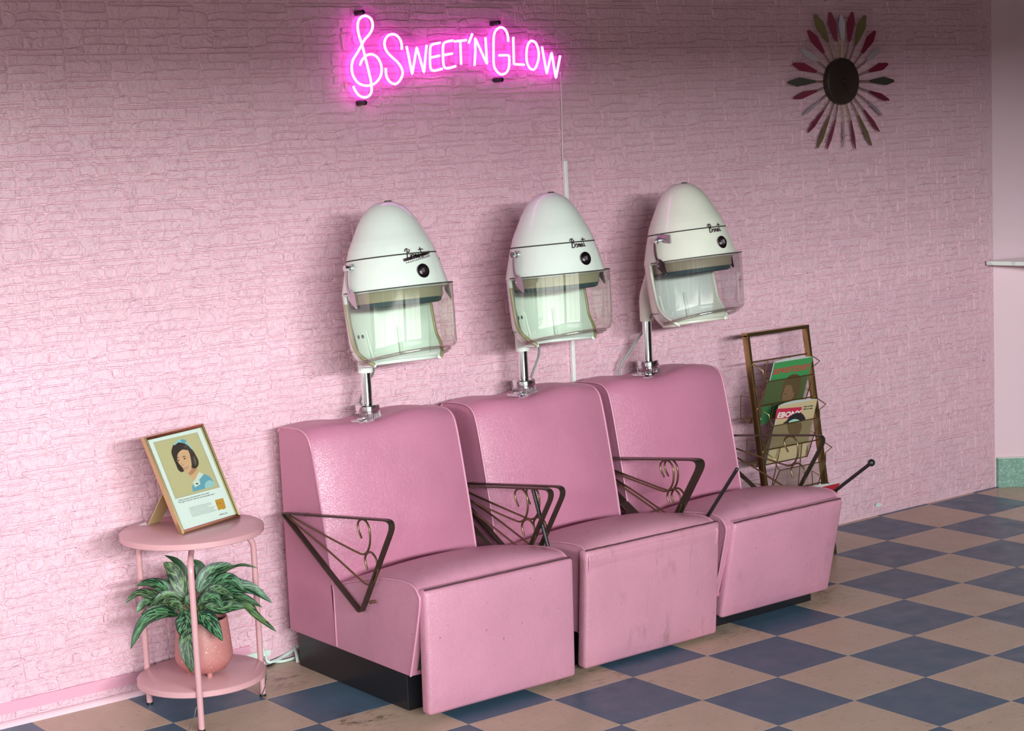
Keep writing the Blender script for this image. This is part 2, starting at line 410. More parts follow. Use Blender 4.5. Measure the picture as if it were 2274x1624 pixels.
# ------------------------------------------------------------------ embossed stones on the wall
STONES = {
 0: [(0,0,140,28),(0,28,140,52),(0,52,116,75),(116,55,141,75),(144,0,250,9),(250,0,402,10),(144,10,372,46),(144,48,191,75),(191,46,322,75),(322,46,372,75),(372,11,421,25),(372,25,421,75),(423,0,473,28),(473,0,509,27),(509,0,586,27),(586,0,600,28),(423,28,463,75),(463,28,600,52),(463,52,600,75)],
 1: [(0,0,63,56),(63,0,189,23),(63,23,189,46),(63,46,162,75),(162,46,190,75),(0,56,63,75),(192,0,223,26),(223,0,329,25),(192,26,239,51),(239,25,329,51),(192,52,223,75),(223,51,329,75),(331,0,480,19),(480,7,526,23),(480,0,526,7),(526,0,600,25),(331,19,371,75),(371,19,480,59),(480,24,506,58),(506,24,539,58),(539,25,600,55),(371,59,600,75)],
 2: [(0,0,240,18),(240,0,289,56),(0,18,75,51),(75,18,111,51),(111,18,143,51),(143,18,191,51),(191,18,240,51),(0,51,141,65),(0,65,110,75),(110,65,141,75),(141,51,219,75),(219,56,289,75),(291,0,394,20),(394,0,425,17),(291,20,425,47),(291,47,425,75),(428,0,461,27),(461,0,600,27),(428,27,546,50),(428,50,546,75),(546,27,600,75)],
 3: [(0,0,161,19),(0,19,152,46),(152,19,161,46),(161,0,190,47),(0,46,18,75),(18,46,143,75),(143,47,190,75),(192,0,253,51),(253,0,293,36),(293,0,371,28),(371,0,426,26),(426,0,468,26),(253,36,321,61),(321,28,468,59),(192,51,256,73),(256,61,468,75),(470,0,496,20),(496,0,600,20),(470,20,516,49),(516,20,600,49),(470,49,506,75),(506,49,600,75)]}
rs = random.Random(3)
def warp(u, v):
    """shared displacement of the joints (mm), periodic over the 600 x 300 mm sheet, nil on the course lines"""
    a = 2*PI*u/600; k = v % 75; att = math.sin(PI*k/75); b = 2*PI*v/300
    dv = att*(2.4*math.sin(5*a+1.3+2*b)+1.7*math.sin(11*a+.4-3*b)+1.1*math.sin(23*a+2.1+b))+.5*math.sin(9*a)
    du = 2.2*math.sin(4*b+2*a+.7)+1.5*math.sin(9*b+5*a)+1.0*math.sin(17*b+3*a+2)
    return u+du*(.35+.65*att), v+dv
def stone_mesh(x0, z0, x1, z1, row, cx0, cz0):
    """outline in mm of the sheet, returns verts (x, y, z) around (cx0, cz0) with y <= 0 towards the room"""
    g = .95; x0 += g; x1 -= g; z0 += g; z1 -= g
    wd, ht = x1-x0, z1-z0
    r = [min(rs.uniform(1.5, 5), wd*.3, ht*.3) for _ in range(4)]
    if rs.random() < .32:
        q = rs.choice((0, 1)); k = min(ht*.46, wd*.3, 15)
        if q: r[1] = r[2] = k
        else: r[0] = r[3] = k
    P = []
    cor = ((x0, z0, PI, r[0]), (x1, z0, 1.5*PI, r[1]), (x1, z1, 0, r[2]), (x0, z1, .5*PI, r[3]))
    for n_, (cx, cz, a, rr) in enumerate(cor):
        ox = cx+(rr if cx == x0 else -rr); oz = cz+(rr if cz == z0 else -rr)
        for q in ((0, .5, 1) if rr > 4 else (0, 1)):
            b = a+q*PI/2; P.append((ox+rr*math.cos(b), oz+rr*math.sin(b)))
        if n_ in (0, 2):
            m = int(wd//34); z_ = z0 if n_ == 0 else z1; rng = range(1, m) if n_ == 0 else range(m-1, 0, -1)
            P += [(x0+wd*i/m, z_) for i in rng]
    cx, cz = (x0+x1)/2, (z0+z1)/2; ins = min(2.3, wd*.2, ht*.2)
    def out(x, z):
        u, v = warp(x, row*75+z); return u/1000-cx0, -(v-row*75)/1000-cz0
    h = rs.uniform(.0032, .0048); tx, tz = rs.uniform(-.0013, .0013)/max(wd, 20), rs.uniform(-.0013, .0013)/max(ht, 20)
    n = len(P); V = []
    for (x, z) in P:
        a, c = out(x, z); V.append((a, .001, c))
    for (x, z) in P:
        qx = cx+(x-cx)*(1-ins/(wd/2)); qz = cz+(z-cz)*(1-ins/(ht/2)); a, c = out(qx, qz)
        V.append((a, -(h+tx*(x-cx)+tz*(z-cz)), c))
    return V, [[n+i for i in range(n)]]+[[i, (i+1) % n, n+(i+1) % n, n+i] for i in range(n)]
protos = {}
for row, L in STONES.items():
    for k, (a, b, c, d) in enumerate(L):
        cx, cz = (a+c)/2000, -(b+d)/2000
        v, f = stone_mesh(a, b, c, d, row, cx, cz)
        me = bpy.data.meshes.new('embossed_stone'); me.from_pydata(v, [], f); me.validate()
        bm = bmesh.new(); bm.from_mesh(me); bmesh.ops.recalc_face_normals(bm, faces=bm.faces); bm.to_mesh(me); bm.free()
        me.shade_smooth(); me.set_sharp_from_angle(angle=math.radians(18)); me.materials.append(m_wall)
        protos[row, k] = (me, v, f, cx, cz, c-a, d-b)
sx0 = atY(151, 240, 0).x; zAB = atY(258, 292, 0).z
inst = []
for P in range(-6, 9):
    for rr in range(-14, 34):
        row = rr % 4; ztop = zAB+.075-.075*rr
        for k in range(len(STONES[row])):
            me, v, f, cx, cz, wd, ht = protos[row, k]
            x, z = sx0+.6*P+cx, ztop+cz
            if x-wd/2000 < X0+.02 or x+wd/2000 > XC or z-ht/2000 < .002 or z+ht/2000 > H-.005: continue
            if x < -2.56 and z < .08 and z > .036: continue
            d = Vector((x, 0, z))-CAM; zz = d.dot(_f); a = abs(d.dot(_r)/zz*F); b = abs(d.dot(_u)/zz*F)
            vis = a < 1150 and b < 830 and zz > 0
            inst.append(((-wd*ht/zz**2 if vis else 1e-6), x, z, row, k))
inst.sort()
SV, SF = [], []
for n_, (q, x, z, row, k) in enumerate(inst):
    me, v, f, *_ = protos[row, k]
    if n_ < 290:
        o = bpy.data.objects.new('stone', me); col.objects.link(o); o.parent = wb; o.location = (x, 0, z)
    else:
        b = len(SV); SV.extend([(x+a, y, z+c) for a, y, c in v]); SF.extend([[i+b for i in g] for g in f])
me = bpy.data.meshes.new('stones_beyond'); me.from_pydata(SV, [], SF)
bm = bmesh.new(); bm.from_mesh(me); bmesh.ops.recalc_face_normals(bm, faces=bm.faces); bm.to_mesh(me); bm.free()
me.shade_smooth(); me.set_sharp_from_angle(angle=math.radians(18)); me.materials.append(m_wall)
o = bpy.data.objects.new('stones_beyond', me); col.objects.link(o); o.parent = wb; o['kind'] = 'stuff'
mk('paint_chip', prism([atY(x, y, -.0085) for x, y in ((1944, 1121), (1950, 1117), (1957, 1119), (1958, 1123), (1948, 1127), (1944, 1126))], (0, -.0006, 0)), m_mint, wb)
# foot of the wall on the left: pink band and quarter round
struct(mk('trim_1', box(X0, -2.62, -.006, .0, .037, .071), m_pinktrim), 'flat pink band low on the embossed wall, left', 'trim')
q = [(0, 0), (-.016, 0), (-.015, .006), (-.011, .012), (-.005, .0155), (0, .016)]
struct(mk('baseboard_back', prism([Vector((X0, -.006+a, z)) for a, z in q], (-2.56-X0, 0, 0)), m_quarter), 'pale pink quarter round at the foot of the embossed wall', 'baseboard')

# ------------------------------------------------------------------ salon chairs
PBACK = [(-.374, .29), (-.362, .37), (-.346, .46), (-.328, .55), (-.307, .65), (-.291, .715), (-.277, .748), (-.252, .766), (-.215, .772), (-.16, .771), (-.11, .767), (-.095, .755)]
PSEAT = [(-.36, .315), (-.43, .331), (-.52, .355), (-.61, .378), (-.70, .391), (-.775, .396), (-.815, .39), (-.836, .372), (-.842, .345), (-.81, .23), (-.775, .121)]
def loft(xl, xr, prof, bulge, nx=40, fn=None):
    """skin across the width; bulge(i) = offset along the outward normal at mid width"""
    n = len(prof); nor = []
    for i in range(n):
        a, b = prof[max(0, i-1)], prof[min(n-1, i+1)]; ty, tz = b[0]-a[0], b[1]-a[1]; L = math.hypot(ty, tz); nor.append((-tz/L, ty/L))
    V = []
    for k in range(nx+1):
        u = k/nx; s = 1-abs(2*u-1)**2.6
        for i, (y, z) in enumerate(prof):
            o = bulge[i]*s; V.append(Vector((xl+(xr-xl)*u, y+nor[i][0]*o, z+nor[i][1]*o)))
    Fa = [[k*n+i, k*n+i+1, (k+1)*n+i+1, (k+1)*n+i] for k in range(nx) for i in range(n-1)]
    return V, Fa
def dense(p, m=5): return [(v.x, v.y) for v in spline([(a, b, 0) for a, b in p], m)]
def orient(prof): # outward normal must point to the front/top
    return prof
def chair(xl, xr, dy, label, panel, lever, arms, wornm, sgn):
    t = thing('salon_chair', label, 'chair', ((xl+xr)/2, -.4+dy, 0), 'three pink dryer chairs in a row')
    S = lambda p: [(y+dy, z) for y, z in p]
    mk('plinth', bevel(box(xl+.022, xr-.022, -.72+dy, -.10+dy, 0, .124), .002, 1), m_plinth, t)
    # backrest
    pb = S(dense(PBACK)); nb_ = len(pb)
    bl = [(.034*min(1, i/10)) if i < nb_*.6 else .034-.012*min(1, (i-nb_*.6)/10) for i in range(nb_)]
    bl[-1] = .006; bl[-2] = .012; bl[-3] = .016
    V, Fa = loft(xl, xr, pb, [-b for b in bl]); 
    # outward check
    i0 = 20*nb_+nb_//3
    if V[i0].y > pb[nb_//3][0]: V, Fa = loft(xl, xr, pb, bl)
    for v in V:  # the pole flange pulls the padding down
        v.z -= .036*math.exp(-((v.x-(xl+xr)/2+.035)**2+(v.y+.185-dy)**2*.9)/.0130)*min(1, max(0, (v.z-.60)/.12))
    side = [(-.374+dy, .121)]+pb+[(-.093+dy, .121)]
    sv = []; sf = []
    for x in (xl, xr):
        k = len(V)+len(sv); sv += [Vector((x, y, z)) for y, z in side]; sf.append([k+i for i in range(len(side))])
    k = len(V)+len(sv); sv += [Vector((xl, -.093+dy, .121)), Vector((xr, -.093+dy, .121)), Vector((xr, pb[-1][0], pb[-1][1])), Vector((xl, pb[-1][0], pb[-1][1]))]; sf.append([k, k+1, k+2, k+3])
    br = mk('backrest', (V+sv, Fa+sf), m_vinyl, t, 50)
    for x in (xl, xr): mk('piping', tube([Vector((x, y, z)) for y, z in [(-.374+dy, .124)]+pb], .0036, 6), m_piping, t, 60)
    # seat
    ps = S(dense(PSEAT)); ns = len(ps)
    bs = [0.004+.026*math.sin(PI*min(1, i/(ns*.62)))**.7 if i < ns*.62 else .004 for i in range(ns)]
    V, Fa = loft(xl, xr, ps, bs)
    if V[20*ns+ns//4].z < ps[ns//4][1]: V, Fa = loft(xl, xr, ps, [-b for b in bs])
    side = [(-.37+dy, .121)]+ps
    sv = []; sf = []
    for x in (xl, xr):
        k = len(V)+len(sv); sv += [Vector((x, y, z)) for y, z in side]; sf.append([k+i for i in range(len(side))])
    k = len(V)+len(sv); a = ps[-1]; sv += [Vector((xl, a[0], a[1])), Vector((xr, a[0], a[1])), Vector((xr, -.37+dy, .121)), Vector((xl, -.37+dy, .121))]; sf.append([k, k+1, k+2, k+3])
    mk('seat', (V+sv, Fa+sf), wornm, t, 50)
    for x in (xl, xr): mk('piping', tube([Vector((x, y, z)) for y, z in ps], .0036, 6), m_piping, t, 60)
    # dark lining of the seat front behind the leg rest
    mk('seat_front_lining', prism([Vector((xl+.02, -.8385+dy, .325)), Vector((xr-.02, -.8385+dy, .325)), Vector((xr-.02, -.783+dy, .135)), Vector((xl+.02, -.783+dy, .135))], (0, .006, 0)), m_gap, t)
    # leg rest: hinged board hanging in front
    (yt, zt), (yb, zb), x0, x1 = panel
    up = Vector((0, yt-yb, zt-zb)); L = up.length; up.normalize(); out = Vector((0, -up.z, up.y)); th = .042
    nx, nz = 12, 9; V = []; 
    def pt(u, v, w): return Vector((x0+(x1-x0)*u, yb, zb))+up*(L*v)+out*w
    V, Fa = bevel(obox(pt(.5, .5, -th/2), Vector(((x1-x0)/2, 0, 0)), up*(L/2), out*(th/2)), .012, 3)
    bm = bmesh.new(); vs = [bm.verts.new(v) for v in V]
    for f in Fa: bm.faces.new([vs[i] for i in f])
    bmesh.ops.subdivide_edges(bm, edges=[e for e in bm.edges if e.calc_length() > .2], cuts=7, use_grid_fill=True)
    c = pt(.5, .5, 0)
    for v in bm.verts:
        dd = v.co-c; du = dd.x/((x1-x0)/2); dv = dd.dot(up)/(L/2); w_ = dd.dot(out)
        if w_ > -.004: v.co += out*(.010*(1-abs(du)**3)*(1-abs(dv)**3))
    bm.verts.index_update(); vf = [v.co.copy() for v in bm.verts], [[v.index for v in f.verts] for f in bm.faces]; bm.free()
    lr = mk('leg_rest', vf, wornm, t, 50)
    rr = random.Random(int(abs(xl)*1000)); pth = []
    for k in range(25):
        u = k/24; pth.append(pt(.01+.98*u, 1, -.010+rr.uniform(-.0015, .0015))+up*.0005)
    mk('worn_edge', sweep(pth, [(.0012, -.0035), (.0012, .0035), (-.002, .0035), (-.002, -.0035)], up=(0, 0, 1)), m_tear, lr)
    mk('hinge', cyl_between(pt(.03, .955, -th+.004), pt(.97, .955, -th+.004), .006), m_steel, t)
    # armrests
    for ax, s in arms: armrest(t, ax, dy, s)
    # recline lever on the right
    a, b, ball = lever
    lv = mk('recline_lever', tube([Vector(a), Vector(b)], .0062, 10), m_black, t, 40)
    if ball: mk('ball_knob', sphere(b, .0125, 16, 10), m_black, lv, 60)
    else: mk('lever_tip', sphere(b, .0066, 12, 8), m_black, lv, 60)
    return t
def cpx(x, y): return (600+x*.4581, 880+y*.4581)
def armrest(t, ax, dy, s):
    AX = -2.541
    def P(x, y):
        p = atX(*cpx(x, y), AX); return Vector((ax, p.y+dy, p.z))
    A, B, C = P(62, 566), P(606, 604), P(443, 1052)
    def corner(a, b, c, r, n=6):
        d1 = (a-b).normalized(); d2 = (c-b).normalized(); p0 = b+d1*r; p1 = b+d2*r
        return [(p0*(1-q)+b*q)*(1-q)+(b*(1-q)+p1*q)*q for q in [i/n for i in range(n+1)]]
    path = corner(C, A, B, .018)+corner(A, B, C, .055, 10)+corner(B, C, A, .016)
    prof = [(.009, -.0026), (.009, .0026), (-.009, .0026), (-.009, -.0026)]
    arm = mk('armrest', sweep(path, prof, closed=True, up=(1, 0, 0)), m_bronze, t, 35)
    r1 = [(75, 568), (150, 612), (240, 662), (340, 715), (420, 756), (452, 767), (474, 748), (484, 705), (481, 645), (464, 607), (441, 598), (425, 616), (429, 652), (443, 689)]
    r2 = [(78, 576), (140, 632), (280, 748), (380, 838), (440, 892), (474, 914), (500, 905), (515, 872), (521, 838), (512, 788), (490, 758), (470, 762), (460, 784), (463, 812), (471, 842)]
    for r in (r1, r2):
        mk('scroll_rod', tube(spline([P(*q) for q in r], 4), .0032, 8), m_brassrod, arm, 60)
    for q in ((168, 576), (490, 1000)):
        p = P(*q); mk('mounting_stud', cyl_between(p+Vector((-.004*s, 0, 0)), p+Vector((s*.014, 0, 0)), .005, 10), m_brassrod, arm, 40)
lv1 = (atX(1217, 1214, -1.957), atX(1183, 1085, -1.957), 0)
lv2 = (atX(1568, 1152, -1.361), atX(1636, 1043, -1.361), 0)
lv3 = (atX(1850, 1094, -.795), atX(1935, 1028, -.795), 1)
chair(-2.52, -1.985, 0, 'pink vinyl salon chair nearest the side table, leg rest hanging straight down', ((-.868, .385), (-.858, .02), -2.517, -1.985), lv1, ((-2.541, 1), (-1.970, -1)), m_vinylw, 0)
chair(-1.905, -1.382, 0, 'pink vinyl salon chair in the middle of the three', ((-.842, .385), (-.812, .012), -1.915, -1.365), lv2, ((-1.925, 1), (-1.3705, -1)), m_vinyl2, 0)
chair(-1.342, -.815, 0, 'pink vinyl salon chair beside the magazine rack, leg rest slanting back', ((-.862, .372), (-.785, .045), -1.322, -.818), lv3, ((-1.3515, 1), (-.795, -1)), m_vinylw, 0)

# ------------------------------------------------------------------ hood dryers
DOME = [(.0002, .290), (.024, .288), (.046, .279), (.066, .264), (.084, .243), (.100, .217), (.1135, .190), (.1260, .165), (.1280, .162), (.1300, .157), (.1365, .143), (.1385, .139), (.1400, .134), (.1478, .110)]
BODY = [(.1485, .1055), (.1575, .075), (.165, .045), (.1715, .02), (.176, .0)]
def Rz_(z):
    pr = BODY[::-1]+DOME[::-1]
    for (r0, z0), (r1, z1) in zip(pr, pr[1:]):
        if z0 <= z <= z1: return r0+(r1-r0)*(z-z0)/max(z1-z0, 1e-6)
    return pr[0][0]
m_rimblue = mat('blue_grey_rim', (.16, .26, .28), .5)
def bonat():
    B = [(0.10, .0), (.14, .35), (.19, .75), (.22, 1.0)]
    return [[(0, .72), (.04, .92), (.20, 1.0), (.36, .95), (.40, .80), (.30, .62), (.19, .55), (.33, .50), (.42, .34), (.36, .12), (.20, .02), (.08, .04)], B,
            [(.62, .40), (.52, .38), (.47, .22), (.54, .06), (.64, .08), (.68, .25), (.62, .40), (.74, .33)],
            [(.76, .40), (.78, .06), (.82, .30), (.90, .40), (.94, .30), (.95, .06), (1.02, .10)],
            [(1.22, .34), (1.12, .40), (1.06, .24), (1.11, .07), (1.20, .12), (1.25, .36), (1.26, .08), (1.34, .14)],
            [(1.46, 1.02), (1.44, .5), (1.46, .12), (1.56, .08)], [(1.22, .78), (1.45, .84), (1.72, .80)]]
def dryer(label, base, C, yaw, tilt, S, hm, vm, idx, poletop):
    base = Vector(base); C = Vector(C)
    t = thing('hood_dryer', label, 'hair dryer', base, 'three bullet-shaped hood dryers')
    M = Matrix.Translation(C) @ Matrix.Rotation(yaw, 4, 'Z') @ Matrix.Rotation(-tilt, 4, 'X') @ Matrix.Diagonal((S, S, S, 1))
    L = lambda x, y, z: M @ Vector((x, y, z))
    # stand
    z = base.z
    mk('flange', lathe([(.0001, z-.004), (.060, z-.004), (.061, z), (.058, z+.003), (.03, z+.005)], 40, Matrix.Translation((base.x, base.y, 0))), m_chrome, t, 40)
    Mb = Matrix.Translation((base.x, base.y, 0))
    cv, cf = lathe([(.018, z+.004), (.036, z+.004), (.0375, z+.008), (.0375, z+.026), (.0355, z+.028), (.0355, z+.030), (.0385, z+.032), (.0385, z+.046), (.036, z+.050), (.017, z+.050)], 48, Mb)
    co = mk('locking_collar', (cv, cf), m_chrome, t, 30)
    kn = [cyl_between((base.x+.0382*math.cos(a), base.y+.0382*math.sin(a), z+.010), (base.x+.0382*math.cos(a), base.y+.0382*math.sin(a), z+.024), .0014, 5) for a in [2*PI*i/36 for i in range(36)]]
    mk('knurling', join(*kn), m_chrome, co)
    mk('pole', lathe([(.0165, z+.03), (.0165, poletop)], 32, Mb), m_chrome, t, 40)
    # neck bracket
    nk = []
    bk = L(0, .150, -.05); bt = L(0, .150, .05)
    zz = poletop
    rings = [(base+Vector((0, 0, zz-z-.075)), .024, .024), (base+Vector((0, 0, zz-z+.0)), .025, .025), (base*.85+Vector((bk.x, bk.y, 0))*.15+Vector((0, 0, zz+.03-base.z*.85)), .030, .030), (Vector(((base.x+bk.x)/2, (base.y+bk.y)/2, (zz+.05+bk.z)/2+.02)), .042, .030), (Vector((bt.x, bt.y, (bk.z+bt.z)/2)), .055, .05)]
    V, Fa = [], []; m_ = 16
    fw = Vector((math.sin(yaw), -math.cos(yaw), 0)); sd = Vector((math.cos(yaw), math.sin(yaw), 0))
    for k, (c, a, b) in enumerate(rings):
        ax2 = fw if k < 3 else (fw*.6+Vector((0, 0, -.8)) if k == 3 else Vector((0, 0, -1)))
        for i in range(m_):
            an = 2*PI*i/m_; V.append(c+sd*a*math.cos(an)+ax2.normalized()*b*math.sin(an))
    for k in range(len(rings)-1):
        for i in range(m_): Fa.append([k*m_+i, k*m_+(i+1) % m_, (k+1)*m_+(i+1) % m_, (k+1)*m_+i])
    Fa.append(list(range(m_)))
    mk('neck_bracket', (V, Fa), hm, t, 50)
    # hood
    dm = mk('hood_dome', lathe(DOME, 64, M), hm, t, 40)
    bd = mk('hood_body', lathe(BODY+[(.168, -.004), (.165, .004), (.150, .07)], 64, M), hm, t, 40)
    mk('seam', lathe([(.1470, .1098), (.1480, .1090), (.1487, .1060), (.1475, .1050)], 64, M), m_seam, bd, 40)
    va, vb = [], []
    for a in (-25, -12, 12):
        p = L(.024*math.sin(math.radians(a)), -.024*math.cos(math.radians(a)), .2885)
        va.append(sphere(p, .0038, 8, 6, (1.6, 1, .5)))
    mk('vent_hole', join(*va), m_seam, dm)
    # lower back shell with thickness
    def edge(z): # half opening angle of the front, degrees from the front
        k = max(0, min(1, -z/.235))
        return 108-8*k if k < .62 else 103.0-24*((k-.62)/.38)**1.6
    nz, na = 16, 40; V, Fa = [], []
    def rs_(z):
        k = -z/.235; return .174+.003*math.sin(k*PI*.8)-.010*k-.030*max(0, (k-.7)/.3)**2.2
    for thick in (0, .009):
        for i in range(nz+1):
            z = -.235*i/nz; e_ = math.radians(edge(z))
            for j in range(na+1):
                a = e_+(2*PI-2*e_)*j/na; r = rs_(z)-thick
                V.append(L(r*math.sin(a), -r*math.cos(a), z))
    W = na+1; half = (nz+1)*W
    for q in (0, half):
        for i in range(nz):
            for j in range(na): Fa.append([q+i*W+j, q+i*W+j+1, q+(i+1)*W+j+1, q+(i+1)*W+j])
    for j in range(na):
        Fa.append([nz*W+j, nz*W+j+1, half+nz*W+j+1, half+nz*W+j])
    for i in range(nz):
        for j in (0, na): Fa.append([i*W+j, (i+1)*W+j, half+(i+1)*W+j, half+i*W+j])
    sh = mk('back_shell', (V, Fa), hm, t, 50)
    mk('lower_seam', tube([L(rs_(-.165)*1.004*math.sin(a), -rs_(-.165)*1.004*math.cos(a), -.185) for a in [math.radians(104+152*k/30) for k in range(31)]], .0012*S, 5), m_seam, sh)
    # edging along the opening
    for sg in (-1, 1):
        pts = []
        for i in range(nz+1):
            z = -.03-.205*i/nz; a = math.radians(edge(z))*sg; r = rs_(z)-.002
            pts.append(L(r*math.sin(a), -r*math.cos(a), z))
        mk('edging', tube(pts, .0062*S, 8), m_trimolive if idx < 2 else m_hood2, sh, 60)
    # lower rim around the back
    pts = []
    for j in range(41):
        a = math.radians(80+200*j/40); r = rs_(-.235)-.006; pts.append(L(r*math.sin(a), -r*math.cos(a), -.235))
    mk('lower_rim', tube(pts, .007*S, 8), hm, sh, 60)
    mk('flaking_rim_paint', tube([L(-(rs_(-.235)-.010)*math.sin(a), -(rs_(-.235)-.010)*math.cos(a), -.232) for a in [math.radians(84+70*j/20) for j in range(21)]], .0078*S, 8), m_rimblue, sh, 60)
    # interior
    mk('inner_collar', lathe([(.160, .0), (.154, -.010), (.152, -.036), (.143, -.040), (.140, .0)], 56, M), m_hoodtan, t, 40)
    mk('inner_gap_shade', lathe([(.149, -.037), (.145, -.050), (.136, -.054), (.128, -.050), (.126, -.038)], 56, M), m_hooddk, t, 40)  # ring coloured as the dark shade in the gap under the collar
    mk('inner_liner', lathe([(.160, .0), (.159, -.1), (.140, -.225)], 30, M, math.radians(108), math.radians(252)), m_hoodin, t, 40)
    for a, z in ((148, -.14), (158, -.14)):
        rr = .1555; a_ = math.radians(a); p0 = L(-rr*math.sin(a_), -rr*math.cos(a_), z); nn = (L(0, 0, z)-p0).normalized()
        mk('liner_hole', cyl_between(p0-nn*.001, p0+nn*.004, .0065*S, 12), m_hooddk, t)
    for a in (166, 212):
        a_ = math.radians(a); pth = [L(-(.157+.2*(z+.1))*math.sin(a_), -(.157+.2*(z+.1))*math.cos(a_), z) for z in (-.12, -.17, -.215)]
        mk('liner_rib', tube(pth, .006*S, 8), m_hoodin, t, 60)
    # visor
    na, nz = 48, 14; V, Fa = [], []
    A0 = math.radians(99)
    def vis(a, k):
        # k 0..1 top->bottom (incl. inward curl for k>.86)
        s = math.cos(a); fr = max(0, s)
        ry = .183+.026*fr; rx = .183; zb = -.214+.022*fr
        if k < .84: z = .004+(zb-.004)*(k/.84)*.93; inn = 0
        else:
            q = (k-.84)/.16*PI/2; z = .004+(zb-.004)*.93+(zb-.004)*.07*math.sin(q)*1.6; inn = .022*(1-math.cos(q))
        r = 1-inn/.17-.01*k
        return L(rx*r*math.sin(a), -ry*r*math.cos(a)-z*math.tan(tilt*.75)*fr, z)
    for i in range(nz+1):
        k = i/8*.84 if i <= 8 else .84+.16*(i-8)/(nz-8)
        for j in range(na+1): V.append(vis(-A0+2*A0*j/na, k))
    W = na+1
    Fa = [[i*W+j, i*W+j+1, (i+1)*W+j+1, (i+1)*W+j] for i in range(nz) for j in range(na)]
    vz = mk('visor', (V, Fa), vm, t, 60)
    for k, r_ in ((0, .0016), (1, .0056)):
        mk('visor_rim', tube([vis(-A0+2*A0*j/na, k) for j in range(na+1)], r_*S, 6), m_seam if k == 0 else m_visoredge, vz, 60)
    # pivots and visor arms
    for sg in (-1, 1):
        p0 = L(sg*.154, 0, .085); ex = (L(sg, 0, 0)-L(0, 0, 0)).normalized()
        pv_ = mk('pivot_bolt', join(cyl_between(p0-ex*.006, p0+ex*.012, .0125*S, 20), cyl_between(p0+ex*.012, p0+ex*.017, .007*S, 12), cyl_between(p0+ex*.017, p0+ex*.028, .0105*S, 8)), m_chrome, t, 35)
        if idx == 2 and sg < 0:
            mk('pivot_plate', obox(L(-.152, -.028, .088), (L(.004, 0, 0)-L(0, 0, 0)), (L(0, .028, .004)-L(0, 0, 0)), (L(0, 0, .016)-L(0, 0, 0))), m_steel, pv_)
        pts = [L(sg*.176, 0, .080), L(sg*.182, -.002, .05), L(sg*.186, -.008, .022), L(sg*.188, -.022, .004)]
        ar = mk('visor_arm', sweep(spline(pts, 4), [(.0018, -.005*S), (.0018, .005*S), (-.0018, .005*S), (-.0018, -.005*S)], up=ex), m_chromed if idx == 2 else m_steel, t, 40)
        pl = [(-.010, .012), (-.026, .016), (-.044, .0), (-.048, -.046), (-.044, -.05), (-.012, -.018)]
        def on(y, z): # on the visor side
            a = math.asin(max(-.95, min(.95, -y/.188))); return L(sg*(.1875*math.cos(a)+.0008), y, z)
        P1 = [on(y, z) for y, z in pl]
        mk('arm_plate', prism(P1, ex*.0022), m_chromed if idx == 2 else m_steel, ar)
        for y, z in ((-.016, .006), (-.016, -.010), (-.045, -.044)):
            mk('rivet', sphere(on(y, z)+ex*.0024, .0022, 8, 6), m_chrome, ar, 60)
    # badge script and control knob on the front of the body
    def surf(u, z, off=0.0):
        r = Rz_(z)+off; a = u/.15; return L(r*math.sin(a), -r*math.cos(a), z)
    bs = (.070/1.75) if idx == 0 else (.066/1.75)
    badge = None
    zb = .090 if idx == 0 else .088
    for k, st in enumerate(bonat()):
        pts = [surf((x-.9)*bs-.006, zb+y*bs*.85, .003) for x, y in st]
        o = mk('badge_script' if badge is None else 'letter_stroke', tube(spline(pts, 3), .0016, 6), m_chromed, t if badge is None else badge, 60)
        if badge is None: badge = o
    if idx == 0:
        bar = [surf(-.052+.0035*k, zb-.002+.0006*k, .003) for k in range(31)]
        mk('badge_bar', sweep(bar, [(.0045, -.0012), (.0045, .0012), (-.0045, .0012), (-.0045, -.0012)], up=(0, 0, 1)), m_chromed, badge)
        bar = [surf(-.044+.0035*k, zb-.011+.0006*k, .003) for k in range(28)]
        for k in range(0, 27, 2):
            mk('badge_letter', tube([bar[k]-Vector((0, 0, .003)), bar[k]+Vector((0, 0, .003)), bar[k]+(bar[k+1]-bar[k])*.8+Vector((0, 0, -.002))], .0009, 5), m_chromed, badge)
    kx, kz = .004, .048
    kp = surf(kx, kz); kn_ = (surf(kx, kz, .01)-kp).normalized(); kn_ = (kn_+Vector((0, 0, .12))).normalized()
    dial = mk('control_dial', cyl_between(kp-kn_*.004, kp+kn_*.0035, .0215, 32), m_chromed, t, 40)
    s1 = kn_.orthogonal().normalized(); s2 = kn_.cross(s1)
    mk('dial_knob', join(cyl_between(kp+kn_*.003, kp+kn_*.008, .0115, 20), obox(kp+kn_*.013, (s1+s2)*.0042, (s1-s2)*.0042, kn_*.005)), m_chrome, dial, 30)
    # power cord
    cords = [[(0, .12, -.25), (.01, .14, -.29)], [(.02, .1, -.25), (.03, .12, -.30)], [(0, .145, -.2), (-.01, .155, -.26)]][idx]
    return t, L
pole_y = -.155
t1, L1 = dryer('white hood dryer above the chair nearest the side table, winged nameplate', (-2.229, pole_y, .758), (-2.232, -.357, 1.181), math.radians(.8), math.radians(7.0), .934, m_hood, m_visor, 0, .985)
t2, L2 = dryer('white hood dryer above the middle chair, window glare on its visor', (-1.605, pole_y, .763), (-1.610, -.357, 1.174), math.radians(1.3), math.radians(5.0), .928, m_hood, m_visor, 1, .985)
t3, L3 = dryer('cream hood dryer nearest the magazine rack, neck bracket showing', (-1.049, pole_y, .765), (-1.033, -.375, 1.178), math.radians(4.4), math.radians(7.5), .914, m_hood2, m_visor2, 2, 1.03)
def cord(t, pts, r=.0042, m=m_rub): mk('power_cord', tube(spline(pts, 6), r, 8), m, t, 60)
